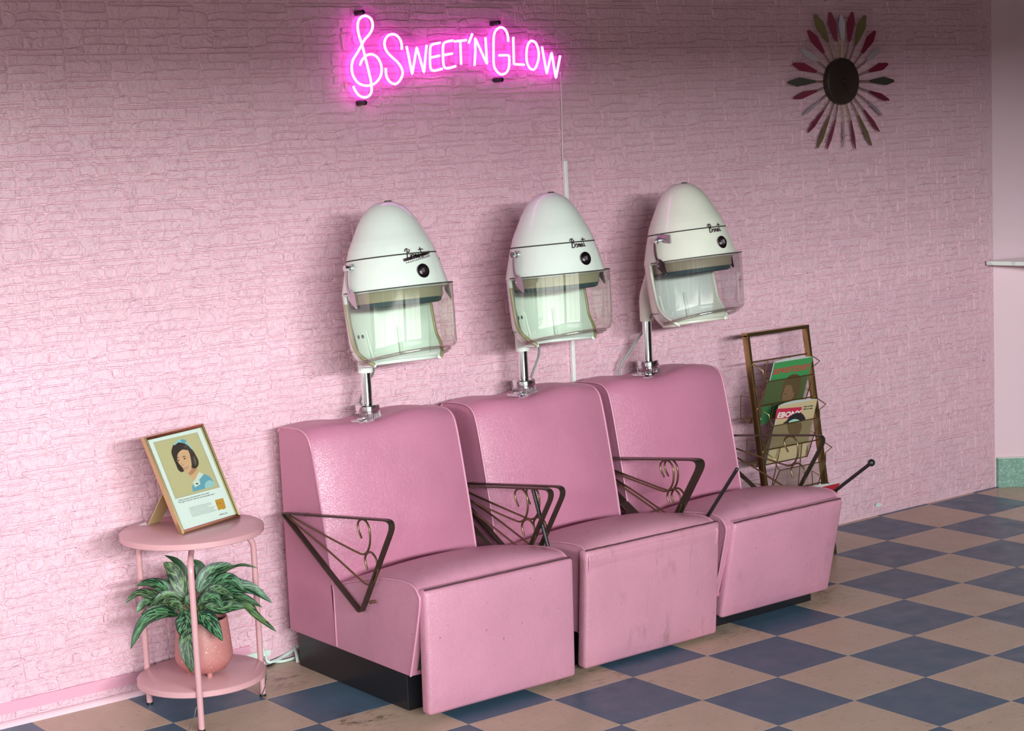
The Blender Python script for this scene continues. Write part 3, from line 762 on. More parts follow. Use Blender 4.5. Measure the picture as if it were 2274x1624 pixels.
cord(t1, [atY(832, 800, -.2), atY(828, 830, -.14), atY(815, 850, -.10), atY(797, 900, -.075), atY(788, 960, -.05)])
cord(t2, [atY(1197, 752, -.2), atY(1196, 790, -.15), atY(1182, 830, -.11), atY(1172, 870, -.07), atY(1170, 910, -.05)])
cord(t3, [atY(1447, 700, -.19), atY(1428, 735, -.12), atY(1398, 780, -.07), atY(1378, 815, -.05), atY(1376, 850, -.05)])

# ------------------------------------------------------------------ neon sign
def spx(x, y): return (740+x*.23768, y*.23768)
ys = -.044
sign = thing('neon_sign', 'glowing magenta neon sign lettering with a treble clef, high on the wall', 'neon sign', (-1.7, 0, 1.85))
GL = {
 'clef': ([(188,805),(205,845),(240,890),(290,910),(335,895),(357,855),(358,815),(350,750),(325,640),(300,540),(268,415),(238,320),(228,240),(240,185),(275,153),(310,150),(350,175),(368,225),(360,280),(330,330),(290,375),(255,440),(215,510),(185,560),(173,620),(180,690),(210,750),(250,785),(300,800),(350,797),(400,770),(440,715),(453,650),(440,585),(410,535),(370,510),(330,510),(295,530),(265,570),(250,612)], 1),
 'S': ([(640,465),(640,420),(625,370),(590,330),(550,320),(510,335),(482,380),(480,425),(500,480),(545,530),(600,580),(640,640),(648,690),(630,740),(600,775),(570,785),(530,765),(500,720),(492,670),(490,635)], 1),
 'W': ([(685,430),(738,695),(780,440),(848,680),(872,420)], 0),
 'E1': ([(1000,400),(940,412),(912,430),(905,480),(905,600),(915,648),(945,660),(1020,643)], 1), 'E1b': ([(915,538),(995,520)], 0),
 'E2': ([(1120,378),(1060,390),(1032,410),(1025,460),(1028,580),(1040,628),(1070,638),(1145,618)], 1), 'E2b': ([(1035,515),(1115,500)], 0),
 'T': ([(1187,385),(1195,605)], 0), 'Tb': ([(1130,388),(1245,375)], 0), 'ap': ([(1300,315),(1265,405)], 0),
 'N': ([(1320,615),(1328,480),(1325,355),(1437,600),(1422,348)], 0),
 'G': ([(1635,390),(1630,330),(1605,275),(1562,255),(1520,285),(1500,340),(1498,470),(1500,600),(1520,655),(1555,690),(1580,695),(1615,680),(1638,640),(1645,580),(1643,520)], 1), 'Gb': ([(1643,520),(1610,515),(1548,518)], 0),
 'L': ([(1682,345),(1688,600),(1785,605)], 0),
 'O': ([(1855,382),(1890,400),(1915,460),(1920,530),(1905,600),(1885,640),(1865,650),(1835,635),(1810,580),(1805,500),(1815,430),(1835,392)], 2),
 'W2': ([(1950,435),(1995,690),(2040,490),(2080,730),(2120,520)], 0)}
owner = {}
for k, (pts, mode) in GL.items():
    P = [atY(*spx(*q), ys) for q in pts]
    path = spline(P, 5, closed=(mode == 2)) if mode else P
    if mode == 0 and len(P) > 2:  # keep sharp bends but round them a little
        path = [P[0]]
        for a, b, c in zip(P, P[1:], P[2:]): path += [b+(a-b).normalized()*.004, b+(a-b).normalized()*.001+(c-b).normalized()*.001, b+(c-b).normalized()*.004]
        path.append(P[-1])
    par = owner.get(k[:-1]) if k.endswith('b') else None
    o = mk('treble_clef_tube' if k == 'clef' else ('apostrophe' if k == 'ap' else ('crossbar' if par else 'letter')), tube(path, .0043, 10, closed=(mode == 2)), m_neon, par or sign, 60)
    owner[k] = o
bo = [(145,150),(120,330),(75,600),(85,740),(115,850),(160,940),(190,985),(360,975),(430,900),(500,850),(640,850),(720,760),(900,720),(1200,680),(1400,690),(1470,760),(1560,790),(1680,740),(1800,700),(1950,760),(2110,790),(2150,700),(2165,540),(2135,450),(1990,370),(1800,300),(1710,230),(1600,185),(1490,180),(1300,230),(1100,290),(860,350),(700,300),(560,250),(450,260),(430,160),(340,80),(220,80)]
mk('acrylic_backing', prism([atY(*spx(*q), -.032) for q in bo], (0, .004, 0)), m_acrylic, sign)
for q in ((257, 118), (1527, 215), (1555, 745), (278, 960)):
    c = atY(*spx(*q), -.032)
    so = mk('standoff', join(cyl_between(c+Vector((0, -.012, 0)), c+Vector((0, .032, 0)), .0085, 16), sphere(c+Vector((0, -.012, 0)), .0085, 12, 8, (1, .6, 1))), m_black, sign, 50)
mk('sign_wire', tube(spline([atY(1244, 160, -.05), atY(1246, 200, -.015), atY(1248, 280, -.012), atY(1250, 358, -.012)], 6), .0013, 6), m_white, sign, 60)
for q, s, nm in (((125, 800), (.6, .2, 1.1), 0), ((288, 990), (1.2, .2, .35), 1)):
    c = atY(*spx(*q), -.012)
    tag(mk('tape_scrap', sphere((c.x, -.0095, c.z), .0095, 14, 8, s), mat('beige_tape', (.75, .55, .38), .6), None, 60),
        ('beige scrap on the wall left of the treble clef', 'beige scrap on the wall just under the treble clef')[nm], 'scrap')
rw = atY(1251, 357, -.01)
tag(mk('cable_raceway', bevel(box(-1.284, -1.270, -.020, -.004, .70, rw.z), .002, 1), m_white), 'white plastic cable raceway running down the wall behind the middle dryer', 'cable cover')

# ------------------------------------------------------------------ sunburst clock
def kpx(x, y): return (1720+x*.21552, y*.21552)
ck = atY(*kpx(712, 838), -.03)
clock = thing('sunburst_clock', 'dark sunburst wall clock with red, olive and grey blades', 'clock', (ck.x, 0, ck.z))
Mc = Matrix.Translation((ck.x, 0, ck.z)) @ Matrix.Rotation(PI/2, 4, 'X')
m_face = mat('dark_wood_face', (.030, .018, .014), .4); 
cf = mk('clock_face', lathe([(.0001, .0), (.08, .0), (.09, .006), (.092, .02), (.089, .030), (.082, .034), (.0001, .035)], 48, Mc), m_face, clock, 35)
m_b = {'r': mat('red_blade', (.20, .012, .045), .45), 'o': mat('olive_blade', (.16, .125, .05), .45), 'g': mat('grey_blade', (.42, .36, .42), .45), 'd': mat('dark_olive_blade', (.06, .055, .04), .45)}
RAYS = [((705,418),(686,152),'g'),((770,430),(805,120),'r'),((835,465),(938,155),'o'),((905,545),(1040,318),'r'),((948,630),(1085,495),'g'),((980,735),(1172,655),'r'),((985,838),(1235,832),'d'),((985,945),(1185,1030),'r'),((970,1050),(1115,1185),'g'),((925,1135),(1085,1358),'r'),((868,1190),(1005,1503),'o'),((790,1240),(838,1538),'r'),((718,1255),(715,1520),'g'),((632,1240),(545,1538),'r'),((570,1200),(445,1530),'o'),((512,1138),(348,1365),'r'),((468,1045),(292,1188),'g'),((440,935),(200,1010),'r'),((425,842),(140,848),'d'),((435,740),(190,655),'r'),((455,635),(268,505),'g'),((510,545),(345,310),'r'),((555,435),(418,150),'o'),((638,430),(572,125),'r')]
for a, b, c in RAYS:
    A_, B_ = atY(*kpx(*a), -.026), atY(*kpx(*b), -.026); d = (B_-A_); Ln = d.length; d.normalize()
    sd = Vector((d.z, 0, -d.x)); cen = Vector((ck.x, -.02, ck.z)); rd = (Vector((A_.x, -.02, A_.z))-cen)
    st = cen+rd.normalized()*.084
    rod = mk('ray_rod', join(*[cyl_between(st+sd*s, Vector((A_.x, -.024, A_.z))+sd*s+d*.01, .0013, 6) for s in (-.0028, .0028)]), m_golddk, clock, 50)
    wd = .017 if c in 'od' else (.0145 if c == 'r' else .011)
    tw = Vector((0, -.007, 0))
    P = [A_-sd*.005, A_+d*Ln*.62-sd*wd, A_+d*Ln*.97-sd*wd*.32, B_, A_+d*Ln*.97+sd*wd*.32, A_+d*Ln*.62+sd*wd, A_+sd*.005]
    P = [p+tw*((p-A_).dot(sd)/wd) for p in P]
    mk('ray_blade', prism(P, (0, .0025, 0)), m_b[c], rod)
for (a, ln, wd) in ((math.radians(-103), .035, .003), (math.radians(-70), .062, .0022)):
    d = Vector((math.cos(a), 0, math.sin(a))); s = Vector((d.z, 0, -d.x)); c = Vector((ck.x, -.038, ck.z))
    mk('clock_hand', prism([c-d*.01-s*wd, c-d*.01+s*wd, c+d*ln], (0, -.001, 0)), m_black, clock)
mk('hand_hub', sphere((ck.x, -.037, ck.z), .006, 12, 8, (1, .6, 1)), m_black, clock, 60)

# ------------------------------------------------------------------ text helper
def text_vf(s, P0, P1, upv, off, bold=0.0):
    """flat letters fitted between P0 and P1 (baseline), cap height vector upv, lifted by off"""
    cu = bpy.data.curves.new('print', 'FONT'); cu.body = s; cu.size = 1; cu.resolution_u = 2; cu.offset = bold
    ob = bpy.data.objects.new('print', cu); col.objects.link(ob)
    dg = bpy.context.evaluated_depsgraph_get(); me = bpy.data.meshes.new_from_object(ob.evaluated_get(dg))
    xs = [v.co.x for v in me.vertices]; x0, x1 = min(xs), max(xs); cap = .69
    ex = (Vector(P1)-Vector(P0))/(x1-x0)
    V = [Vector(P0)+ex*(v.co.x-x0)+Vector(upv)*(v.co.y/cap)+Vector(off) for v in me.vertices]
    Fa = [list(p.vertices) for p in me.polygons]
    bpy.data.objects.remove(ob); bpy.data.curves.remove(cu); bpy.data.meshes.remove(me)
    return V, Fa
m_ink = mat('black_ink', (.02, .025, .03), .7)
# clock maker's name, faint
pc = Vector((ck.x, -.0362, ck.z+.066))
mk('dial_lettering', text_vf('SETH', pc+Vector((-.017, 0, 0)), pc+Vector((.017, 0, 0)), (0, 0, .009), (0, 0, 0)), mat('faded_lettering', (.09, .075, .07), .6), cf)

# ------------------------------------------------------------------ side table
TC = Vector((-2.929, -.285, 0)); zt = .547
tb = thing('side_table', 'small round two-tier pink metal side table by the wall', 'table', TC)
def disc(r, z0, z1): return lathe([(.0001, z0), (r-.002, z0), (r, z0+.002), (r, z1-.002), (r-.003, z1), (.0001, z1)], 72, Matrix.Translation(TC))
mk('table_top', disc(.207, zt-.019, zt), m_tablep, tb, 35)
mk('lower_shelf', disc(.187, .096, .115), m_tablep, tb, 35)
for p in ((-3.02, -.123), (-3.017, -.443), (-2.75, -.29)):
    q = Vector((p[0], p[1], 0)); d = (q-TC); d.z = 0; dn = d.normalized(); q = TC+dn*.1925
    path = [q+Vector((0, 0, .006))]+[q+Vector((0, 0, z)) for z in (.1, .2, .3, .4, .455)]
    c = q-dn*.035
    path += [c+dn*.035*math.cos(a)+Vector((0, 0, .455+.041*math.sin(a))) for a in [PI/2*i/6 for i in range(1, 7)]]
    path += [TC+dn*.10+Vector((0, 0, .500)), TC+dn*.05+Vector((0, 0, .519))]
    lg = mk('leg', tube(path, .0088, 14), m_tablep, tb, 60)
    mk('foot_cap', cyl((q.x, q.y, 0), .0098, 0, .007, 16), m_black, lg, 40)
mk('shelf_brace', box(TC.x-.17, TC.x+.15, TC.y-.012, TC.y+.012, .088, .0965), m_tablep, tb)

# ------------------------------------------------------------------ framed advertisement
BLc, BRc = atZ(405, 1188, zt+.001), atZ(534, 1148, zt+.001)
ex = (BRc-BLc).normalized(); FW = (BRc-BLc).length; nh = Vector((-ex.y, ex.x, 0)); tl = math.radians(24.5)
ey = Vector((0, 0, 1))*math.cos(tl)+nh*math.sin(tl); ez = ex.cross(ey)  # ez faces the viewer
if ez.dot(CAM-BLc) < 0: ez = -ez
FH = .302
fr = thing('picture_frame', 'gold framed vintage hair advertisement standing on the side table', 'picture frame', BLc)
def fp(u, v, w=0.0): return BLc+ex*u+ey*v+ez*w
bw = .0115
prof = [(0, -.012), (0, .002), (.004, .006), (.007, .003), (.0115, .001), (.0115, -.012)]
loop = [fp(0, 0), fp(FW, 0), fp(FW, FH), fp(0, FH)]; cenF = fp(FW/2, FH/2)
V, Fa = [], []
for k, c in enumerate(((0, 0), (FW, 0), (FW, FH), (0, FH))):
    dx = 1 if c[0] == 0 else -1; dy = 1 if c[1] == 0 else -1
    for a, b in prof: V.append(fp(c[0]+dx*a, c[1]+dy*a, b))
n_ = len(prof)
names = []
for k in range(4):
    j = (k+1) % 4; vv = V[k*n_:(k+1)*n_]+V[j*n_:(j+1)*n_]
    ff = [[q, (q+1) % n_, n_+(q+1) % n_, n_+q] for q in range(n_)]
    mk('frame_bar', (vv, ff), m_gold, fr, 25)
pr = mk('print_sheet', prism([fp(bw-.002, bw-.002, -.006), fp(FW-bw+.002, bw-.002, -.006), fp(FW-bw+.002, FH-bw+.002, -.006), fp(bw-.002, FH-bw+.002, -.006)], ez*.001), mat('print_paper', (.70, .77, .72), .5), fr)
mk('backing_board', prism([fp(.004, .004, -.012), fp(FW-.004, .004, -.012), fp(FW-.004, FH-.004, -.012), fp(.004, FH-.004, -.012)], ez*.004), mat('kraft_board', (.36, .24, .12), .8), fr)
mk('glass', ([fp(bw-.001, bw-.001, .0005), fp(FW-bw+.001, bw-.001, .0005), fp(FW-bw+.001, FH-bw+.001, .0005), fp(bw-.001, FH-bw+.001, .0005)], [[0, 1, 2, 3]]), m_glass, fr)
PN = fp(0, 0, -.0049)
def gpx(x, y): return (260+x*.19704, 920+y*.19704)
def pp(x, y, lift=0.0):
    return atP(*gpx(x, y), PN+ez*lift, ez)
def pshape(name, pts, m, k, par, sm=0):
    P = [pp(x, y, .00012*k) for x, y in pts]
    if sm: P = spline(P, sm, closed=True)
    return mk(name, (P, [list(range(len(P)))]), m, par)
M_ = lambda n, c: mat(n, c, .6)
mp_bg = M_('portrait_background', (.50, .44, .23)); mp_bg2 = M_('portrait_border', (.46, .42, .26)); mp_skin = M_('portrait_skin', (.62, .36, .20)); mp_skd = M_('portrait_skin_shade', (.42, .21, .11)); mp_hair = M_('portrait_hair', (.035, .022, .016)); mp_blue = M_('portrait_blue', (.12, .33, .42)); mp_lbl = M_('portrait_pale_blue', (.30, .52, .52)); mp_wh = M_('portrait_collar', (.58, .66, .55)); mp_org = M_('portrait_packet', (.52, .26, .03)); mp_lip = M_('portrait_lips', (.34, .08, .06)); mp_hl = M_('portrait_hair_light', (.12, .075, .05))
port = pshape('portrait_panel', [(405, 318), (905, 203), (1160, 825), (657, 960)], mp_bg2, 1, pr)
pshape('panel_field', [(425, 330), (890, 222), (1135, 812), (668, 935)], mp_bg, 2, port)
pshape('dress', [(860, 780), (950, 700), (985, 675), (1040, 700), (1090, 760), (1105, 800), (1040, 826), (855, 876), (845, 820)], mp_blue, 3, port)
pshape('sleeve', [(1000, 770), (1040, 745), (1090, 765), (1103, 802), (1000, 836), (990, 800)], mp_lbl, 4, port, 3)
pshape('neck', [(800, 655), (910, 610), (925, 660), (880, 730), (858, 762), (835, 720)], mp_skin, 3, port)
pshape('hair', [(640, 340), (700, 310), (770, 320), (830, 370), (880, 450), (915, 520), (915, 580), (880, 612), (840, 600), (835, 560), (745, 650), (700, 640), (680, 610), (660, 560), (630, 490), (612, 420)], mp_hair, 5, port, 4)
pshape('face', [(680, 470), (690, 430), (740, 395), (790, 400), (815, 440), (830, 500), (838, 560), (835, 620), (815, 655), (790, 668), (760, 645), (735, 600), (700, 560), (680, 520)], mp_skin, 6, port, 4)
pshape('hair_wave', [(745, 400), (720, 410), (690, 440), (672, 480), (655, 440), (660, 390), (700, 350), (760, 345), (800, 385), (790, 405)], mp_hair, 7, port, 4)
pshape('hair_sheen', [(860, 470), (885, 510), (900, 560), (885, 580), (865, 530)], mp_hl, 8, port, 3)
pshape('headband', [(640, 335), (680, 292), (730, 283), (765, 300), (800, 330), (840, 375), (860, 412), (835, 390), (790, 345), (740, 325), (690, 320), (650, 350)], mp_lbl, 8, port, 3)
pshape('bow', [(715, 290), (750, 285), (780, 300), (770, 325), (735, 322)], mp_blue, 9, port, 3)
for q in ((690, 522), (762, 502)):
    ey_ = pshape('eye', [(q[0]-20, q[1]+2), (q[0], q[1]-9), (q[0]+18, q[1]-4), (q[0], q[1]+7)], mp_skd, 8, port, 3)
    pshape('iris', [(q[0]-10, q[1]), (q[0], q[1]-9), (q[0]+11, q[1]-2), (q[0], q[1]+8)], mp_hair, 9, port, 3)
pshape('eyebrow', [(668, 502), (690, 485), (708, 490), (690, 494)], mp_hair, 8, port); pshape('eyebrow', [(728, 492), (752, 472), (785, 478), (755, 482)], mp_hair, 8, port)
pshape('nose_shade', [(722, 535), (733, 575), (748, 580), (752, 572), (738, 568)], mp_skd, 8, port)
pshape('mouth', [(745, 612), (770, 600), (800, 592), (790, 612), (765, 622)], mp_lip, 8, port, 3); pshape('teeth', [(755, 611), (775, 603), (792, 598), (784, 608), (766, 614)], mp_wh, 9, port, 2)
pshape('jaw_shade', [(795, 666), (838, 625), (840, 570), (848, 600), (905, 612), (860, 670), (825, 690)], mp_skd, 4, port)
pshape('collar', [(850, 770), (880, 735), (925, 650), (975, 680), (925, 740), (940, 790), (880, 825)], mp_wh, 5, port)
pshape('badge_pin', [(885, 782), (905, 775), (918, 785), (900, 795)], m_ink, 6, port)
def ptext(s, x0, y0, x1, y1, h, par=pr, m=m_ink, bold=0.0):
    a, b = pp(x0, y0, .0003), pp(x1, y1, .0003)
    mk('print_line', text_vf(s, a, b, ey*h, (0, 0, 0), bold), m, par)
ptext('TWA Hostess Judy Neumann was voted', 693, 985, 1038, 893, .0042, bold=.012)
ptext('“The girl in the air with the most beautiful hair.”', 690, 1008, 1106, 903, .0042, bold=.012)
for k in range(7):  # body copy, too fine to read in the photograph
    x0, y0 = 812+6*k, 1062+16*k; x1, y1 = (1060, 1075, 1035, 1110, 1098, 1105, 1130)[k], (1000, 1012, 1040, 1040, 1060, 1075, 1083)[k]
    d0, d1 = pp(x0, y0, .0003), pp(x1, y1, .0003); n = 9; rr = random.Random(k); vf = []
    s = 0.0
    while s < .97:
        e_ = min(1, s+rr.uniform(.05, .13)); a, b = d0.lerp(d1, s), d0.lerp(d1, e_-.015)
        vf.append(([a, b, b+ey*.0012, a+ey*.0012], [[0, 1, 2, 3]])); s = e_
    mk('small_print', join(*vf), mat('grey_ink', (.16, .19, .19), .7), pr)
pk = pshape('packet', [(1102, 970), (1195, 945), (1228, 1055), (1200, 1075), (1175, 1070), (1150, 1085), (1138, 1078)], mp_org, 2, pr)
for x, y in ((1128, 1008), (1162, 1003)): pshape('packet_dot', [(x-7, y), (x, y-9), (x+7, y), (x, y+9)], mp_lip, 3, pk, 2)
ptext('BRECK', 1160, 1142, 1250, 1118, .0038, bold=.01)
# easel back
sp = [fp(FW*.30, FH*.62, -.0125), fp(FW*.62, FH*.62, -.0125)]
f0 = atZ(330, 1166, zt+.001); f1 = f0+ex*.05
mk('easel_leg', prism([sp[0]+ex*.0, sp[1], f1+Vector((0, 0, 0)), f0], nh*.003), mat('easel_cardboard', (.45, .33, .16), .7), fr)
tag(mk('paper_scrap', prism([atZ(x, y, zt+.0006) for x, y in ((309, 1167), (324, 1159), (327, 1166))], (0, 0, .0006)), m_white), 'scrap of white paper on the table behind the frame', 'paper')

# ------------------------------------------------------------------ potted plant
PC = Vector((-2.925, -.300, .115))
pl = thing('potted_plant', 'silvery variegated leafy plant in a speckled pink pot on the lower shelf', 'potted plant', PC)
m_pot = mat('speckled_terracotta', (.62, .24, .20), .5); t = NT(m_pot); p = t.pos()
t.base(t.mix(t.ramp(t.noise(p, 230, 1, .4), [(.69, BLK), (.72, WHT)]), (.47, .175, .165), (.74, .46, .42)))
zp = .115
mk('pot', lathe([(.0001, zp+.013), (.050, zp+.013), (.062, zp+.016), (.080, zp+.040), (.0835, zp+.050), (.0835, zp+.066), (.0745, zp+.165), (.073, zp+.168), (.070, zp+.166), (.070, zp+.150)], 56, Matrix.Translation((PC.x, PC.y, 0))), m_pot, pl, 40)
for a in (20, 140, 260):
    q = Vector((PC.x+.045*math.cos(math.radians(a)), PC.y+.045*math.sin(math.radians(a)), 0))
    mk('pot_foot', cyl(q, .008, zp, zp+.016, 12), m_pot, pl, 40)
mk('soil', lathe([(.0001, zp+.152), (.03, zp+.154), (.072, zp+.150)], 30, Matrix.Translation((PC.x, PC.y, 0))), m_soil, pl)
m_leaf = mat('variegated_leaf', (.1, .25, .12), .38, spec=.5); t = NT(m_leaf)
uv = t.n('ShaderNodeUVMap'); sp_ = t.n('ShaderNodeSeparateXYZ'); t.l(uv.outputs[0], sp_.inputs[0]); oi = t.n('ShaderNodeObjectInfo')
ax_ = t.math('ABSOLUTE', t.math('SUBTRACT', t.math('MULTIPLY', sp_.outputs[0], 2.0), 1.0))
cmb = t.n('ShaderNodeCombineXYZ'); t.l(t.math('MULTIPLY', ax_, 1.9), cmb.inputs[0]); t.l(t.math('SUBTRACT', t.math('MULTIPLY', sp_.outputs[1], 7.0), t.math('MULTIPLY', ax_, 3.2)), cmb.inputs[1]); t.l(t.math('ADD', t.math('MULTIPLY', oi.outputs['Random'], 40), t.math('MULTIPLY', t.math('GREATER_THAN', sp_.outputs[0], .5), 7.0)), cmb.inputs[2])
nz_ = t.noise(cmb.outputs[0], 1.5, 3, .6, .3)
spots = t.ramp(nz_, [(.47, BLK), (.505, WHT)])
silver = t.mix(oi.outputs['Random'], (.06, .20, .08), (.13, .18, .045))
silver = t.mix(t.ramp(t.noise(cmb.outputs[0], 3.5, 2), [(.45, BLK), (.85, WHT)]), silver, (.23, .44, .29))
dark = (.006, .022, .013)
edge_ = t.ramp(ax_, [(.80, BLK), (.93, WHT)]); mid = t.ramp(ax_, [(.02, WHT), (.07, BLK)])
cl = t.mix(spots, silver, dark); cl = t.mix(edge_, cl, dark); cl = t.mix(t.math('MULTIPLY', mid, .6), cl, (.16, .27, .10))
t.base(cl)
vn = t.n('ShaderNodeTexWave'); vn.inputs['Scale'].default_value = 2.2; vn.inputs['Distortion'].default_value = .6; t.l(cmb.outputs[0], vn.inputs['Vector']); t.normal(t.bump(vn.outputs[0], .12, .003))
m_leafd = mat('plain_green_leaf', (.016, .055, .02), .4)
def lpx(x, y): return (240+x*.28571, 1160+y*.28571)
D0 = depth_of(PC+Vector((0, 0, .2)))
LEAVES = [([(600,600),(560,470),(500,370),(430,312)],120,0,.01),([(640,560),(590,400),(520,300),(430,255)],62,.04,.06),([(690,540),(735,430),(710,340),(665,290)],80,.03,.05),
 ([(490,590),(420,515),(320,478),(222,497)],105,-.02,-.05),([(420,610),(330,570),(230,560),(137,628)],85,0,-.01),([(440,600),(360,610),(280,635),(218,705)],85,-.01,-.03),
 ([(560,650),(450,660),(340,690),(250,718)],70,-.01,-.02),([(545,720),(420,715),(270,790),(172,995)],105,-.03,-.08),([(600,690),(615,760),(600,850),(590,905)],140,-.07,-.11),
 ([(625,830),(625,920),(625,1040),(658,1178)],118,-.10,-.13),([(705,715),(755,740),(820,820),(892,928)],118,-.08,-.11),([(425,625),(480,620),(540,650),(575,705)],80,-.06,-.08),
 ([(705,640),(770,595),(840,600),(895,665)],95,-.05,-.07),([(740,590),(810,540),(890,535),(972,592)],85,-.03,-.05),([(700,540),(760,430),(840,360),(948,322)],105,0,.02),
 ([(800,470),(900,390),(1030,335),(1162,358)],38,.03,.06),([(800,480),(870,400),(930,345),(988,352)],60,.04,.06),([(790,520),(890,455),(980,460),(1062,545)],95,0,.0),
 ([(850,540),(1000,500),(1140,530),(1275,628)],90,.01,.03),([(830,600),(960,570),(1080,600),(1195,663)],75,0,0),([(840,640),(1050,640),(1150,730),(1308,852)],82,-.01,-.02),
 ([(760,650),(870,670),(970,655),(1085,660)],95,-.04,-.04),([(600,540),(530,480),(470,460),(410,482)],75,.04,.06),([(430,690),(340,690),(290,720),(292,792)],45,.04,.05),
 ([(800,500),(950,470),(1080,480),(1212,532)],40,.05,.07),([(600,640),(620,600),(640,575),(660,545)],42,-.05,-.05),([(600,610),(500,570),(410,580),(325,655)],62,-.03,-.06),
 ([(640,560),(560,500),(480,490),(415,510)],70,.02,.04),([(760,560),(860,500),(950,440),(1070,462)],50,.04,.06),([(620,560),(640,450),(680,370),(720,320)],70,.05,.07),
 ([(700,600),(800,560),(900,560),(1010,600)],90,.03,.04),([(560,620),(480,590),(400,600),(350,640)],70,.03,.03),([(760,620),(860,600),(960,600),(1060,640)],80,.02,.02),([(640,620),(590,580),(560,560),(520,560)],80,.0,.0)]
for li, (pts, wpx, d0, d1) in enumerate(LEAVES):
    n = len(pts); P = spline([atD(*lpx(*q), D0+d0+(d1-d0)*k/(n-1)) for k, q in enumerate(pts)], 4)
    N = len(P); half = wpx*.28571*D0/F/2*1.22
    V, Fa, UV = [], [], []
    rr = random.Random(li); tw0 = rr.uniform(-.35, .35)
    for i, p_ in enumerate(P):
        k = i/(N-1); tg = (P[min(N-1, i+1)]-P[max(0, i-1)]).normalized()
        view = (CAM-p_).normalized(); up_ = (view*.75+Vector((0, 0, 1))*.65).normalized()
        sd = tg.cross(up_).normalized(); nrm_ = sd.cross(tg).normalized()
        sd = (sd*math.cos(tw0)+nrm_*math.sin(tw0)).normalized(); nrm_ = sd.cross(tg).normalized()
        wv = half*(math.sin(PI/2*min(1, (k+.03)/.40))**.8 if k < .37 else max(0, 1-((k-.37)/.63)**1.75))+.0003
        for s in (-1, -.55, 0, .55, 1):
            V.append(p_+sd*wv*s+nrm_*(abs(s)**1.3*wv*.30-.0)+nrm_*math.sin(k*9+s*2+li)*.0015*abs(s)); UV.append(((s+1)/2, k))
    for i in range(N-1):
        for j in range(4): Fa.append([i*5+j, i*5+j+1, (i+1)*5+j+1, (i+1)*5+j])
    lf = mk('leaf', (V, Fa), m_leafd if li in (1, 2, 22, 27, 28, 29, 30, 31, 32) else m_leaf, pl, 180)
    ul = lf.data.uv_layers.new(name='UVMap')
    for lp in lf.data.loops: ul.data[lp.index].uv = UV[lp.vertex_index]
    if li not in (8, 9, 20):
        b = Vector((PC.x+rr.uniform(-.025, .025), PC.y+rr.uniform(-.025, .025), zp+.15))
        m2 = b.lerp(P[0], .6)+Vector((0, 0, .02))
        mk('stem', tube(spline([b, m2, P[0]], 4), .0026, 6), m_stem, pl, 60)

# ------------------------------------------------------------------ magazine rack
XL, XR = -.610, -.298
def yu(z): return -.32+.12*z/.867
rk = thing('magazine_rack', 'antique gold metal magazine rack with mesh pockets behind the last chair', 'magazine rack', ((XL+XR)/2, -.27, 0))
zr = .862
def upright(x): return sweep([Vector((x, yu(0), 0)), Vector((x, yu(zr), zr))], [(.0065, -.014), (.0065, .014), (-.0065, .014), (-.0065, -.014)], up=(1, 0, 0))
for x in (XL, XR): mk('upright', bevel(upright(x), .0022, 2), m_golddk, rk, 40)
mk('top_bar', sweep([Vector((XL-.0065, yu(zr), zr)), Vector((XR+.0065, yu(zr), zr))], [(.0065, -.014), (.0065, .014), (-.0065, .014), (-.0065, -.014)], up=(0, 0, 1)), m_golddk, rk)
for x in (XL, XR): mk('rear_foot', tube([Vector((x, yu(.12), .12)), Vector((x, -.08, .004))], .004, 8), m_golddk, rk, 60)
m_mesh = bpy.data.materials.new('gold_wire_mesh'); m_mesh.use_nodes = True
t = NT(m_mesh); b_ = t.b; b_.inputs['Base Color'].default_value = (.30, .23, .11, 1); b_.inputs['Metallic'].default_value = .6; b_.inputs['Roughness'].default_value = .45
uvn = t.n('ShaderNodeUVMap'); sx = t.n('ShaderNodeSeparateXYZ'); t.l(uvn.outputs[0], sx.inputs[0])
def saw(o_, f): return t.math('GREATER_THAN', t.math('FRACT', t.math('MULTIPLY', o_, f)), .27)
hole = t.math('MULTIPLY', saw(sx.outputs[0], 430.0), saw(sx.outputs[1], 430.0))
t.l(t.math('SUBTRACT', 1.0, hole), b_.inputs['Alpha'])
def meshpanel(quad, par):
    V = [Vector(q) for q in quad]; o = mk('mesh_panel', (V, [[0, 1, 2, 3]]), m_mesh, par)
    ul = o.data.uv_layers.new(name='UVMap'); wd = (V[1]-V[0]).length; ht = (V[3]-V[0]).length
    cs = [(0, 0), (wd, 0), (wd, ht), (0, ht)]
    for lp in o.data.loops: ul.data[lp.index].uv = cs[lp.vertex_index]
    return o
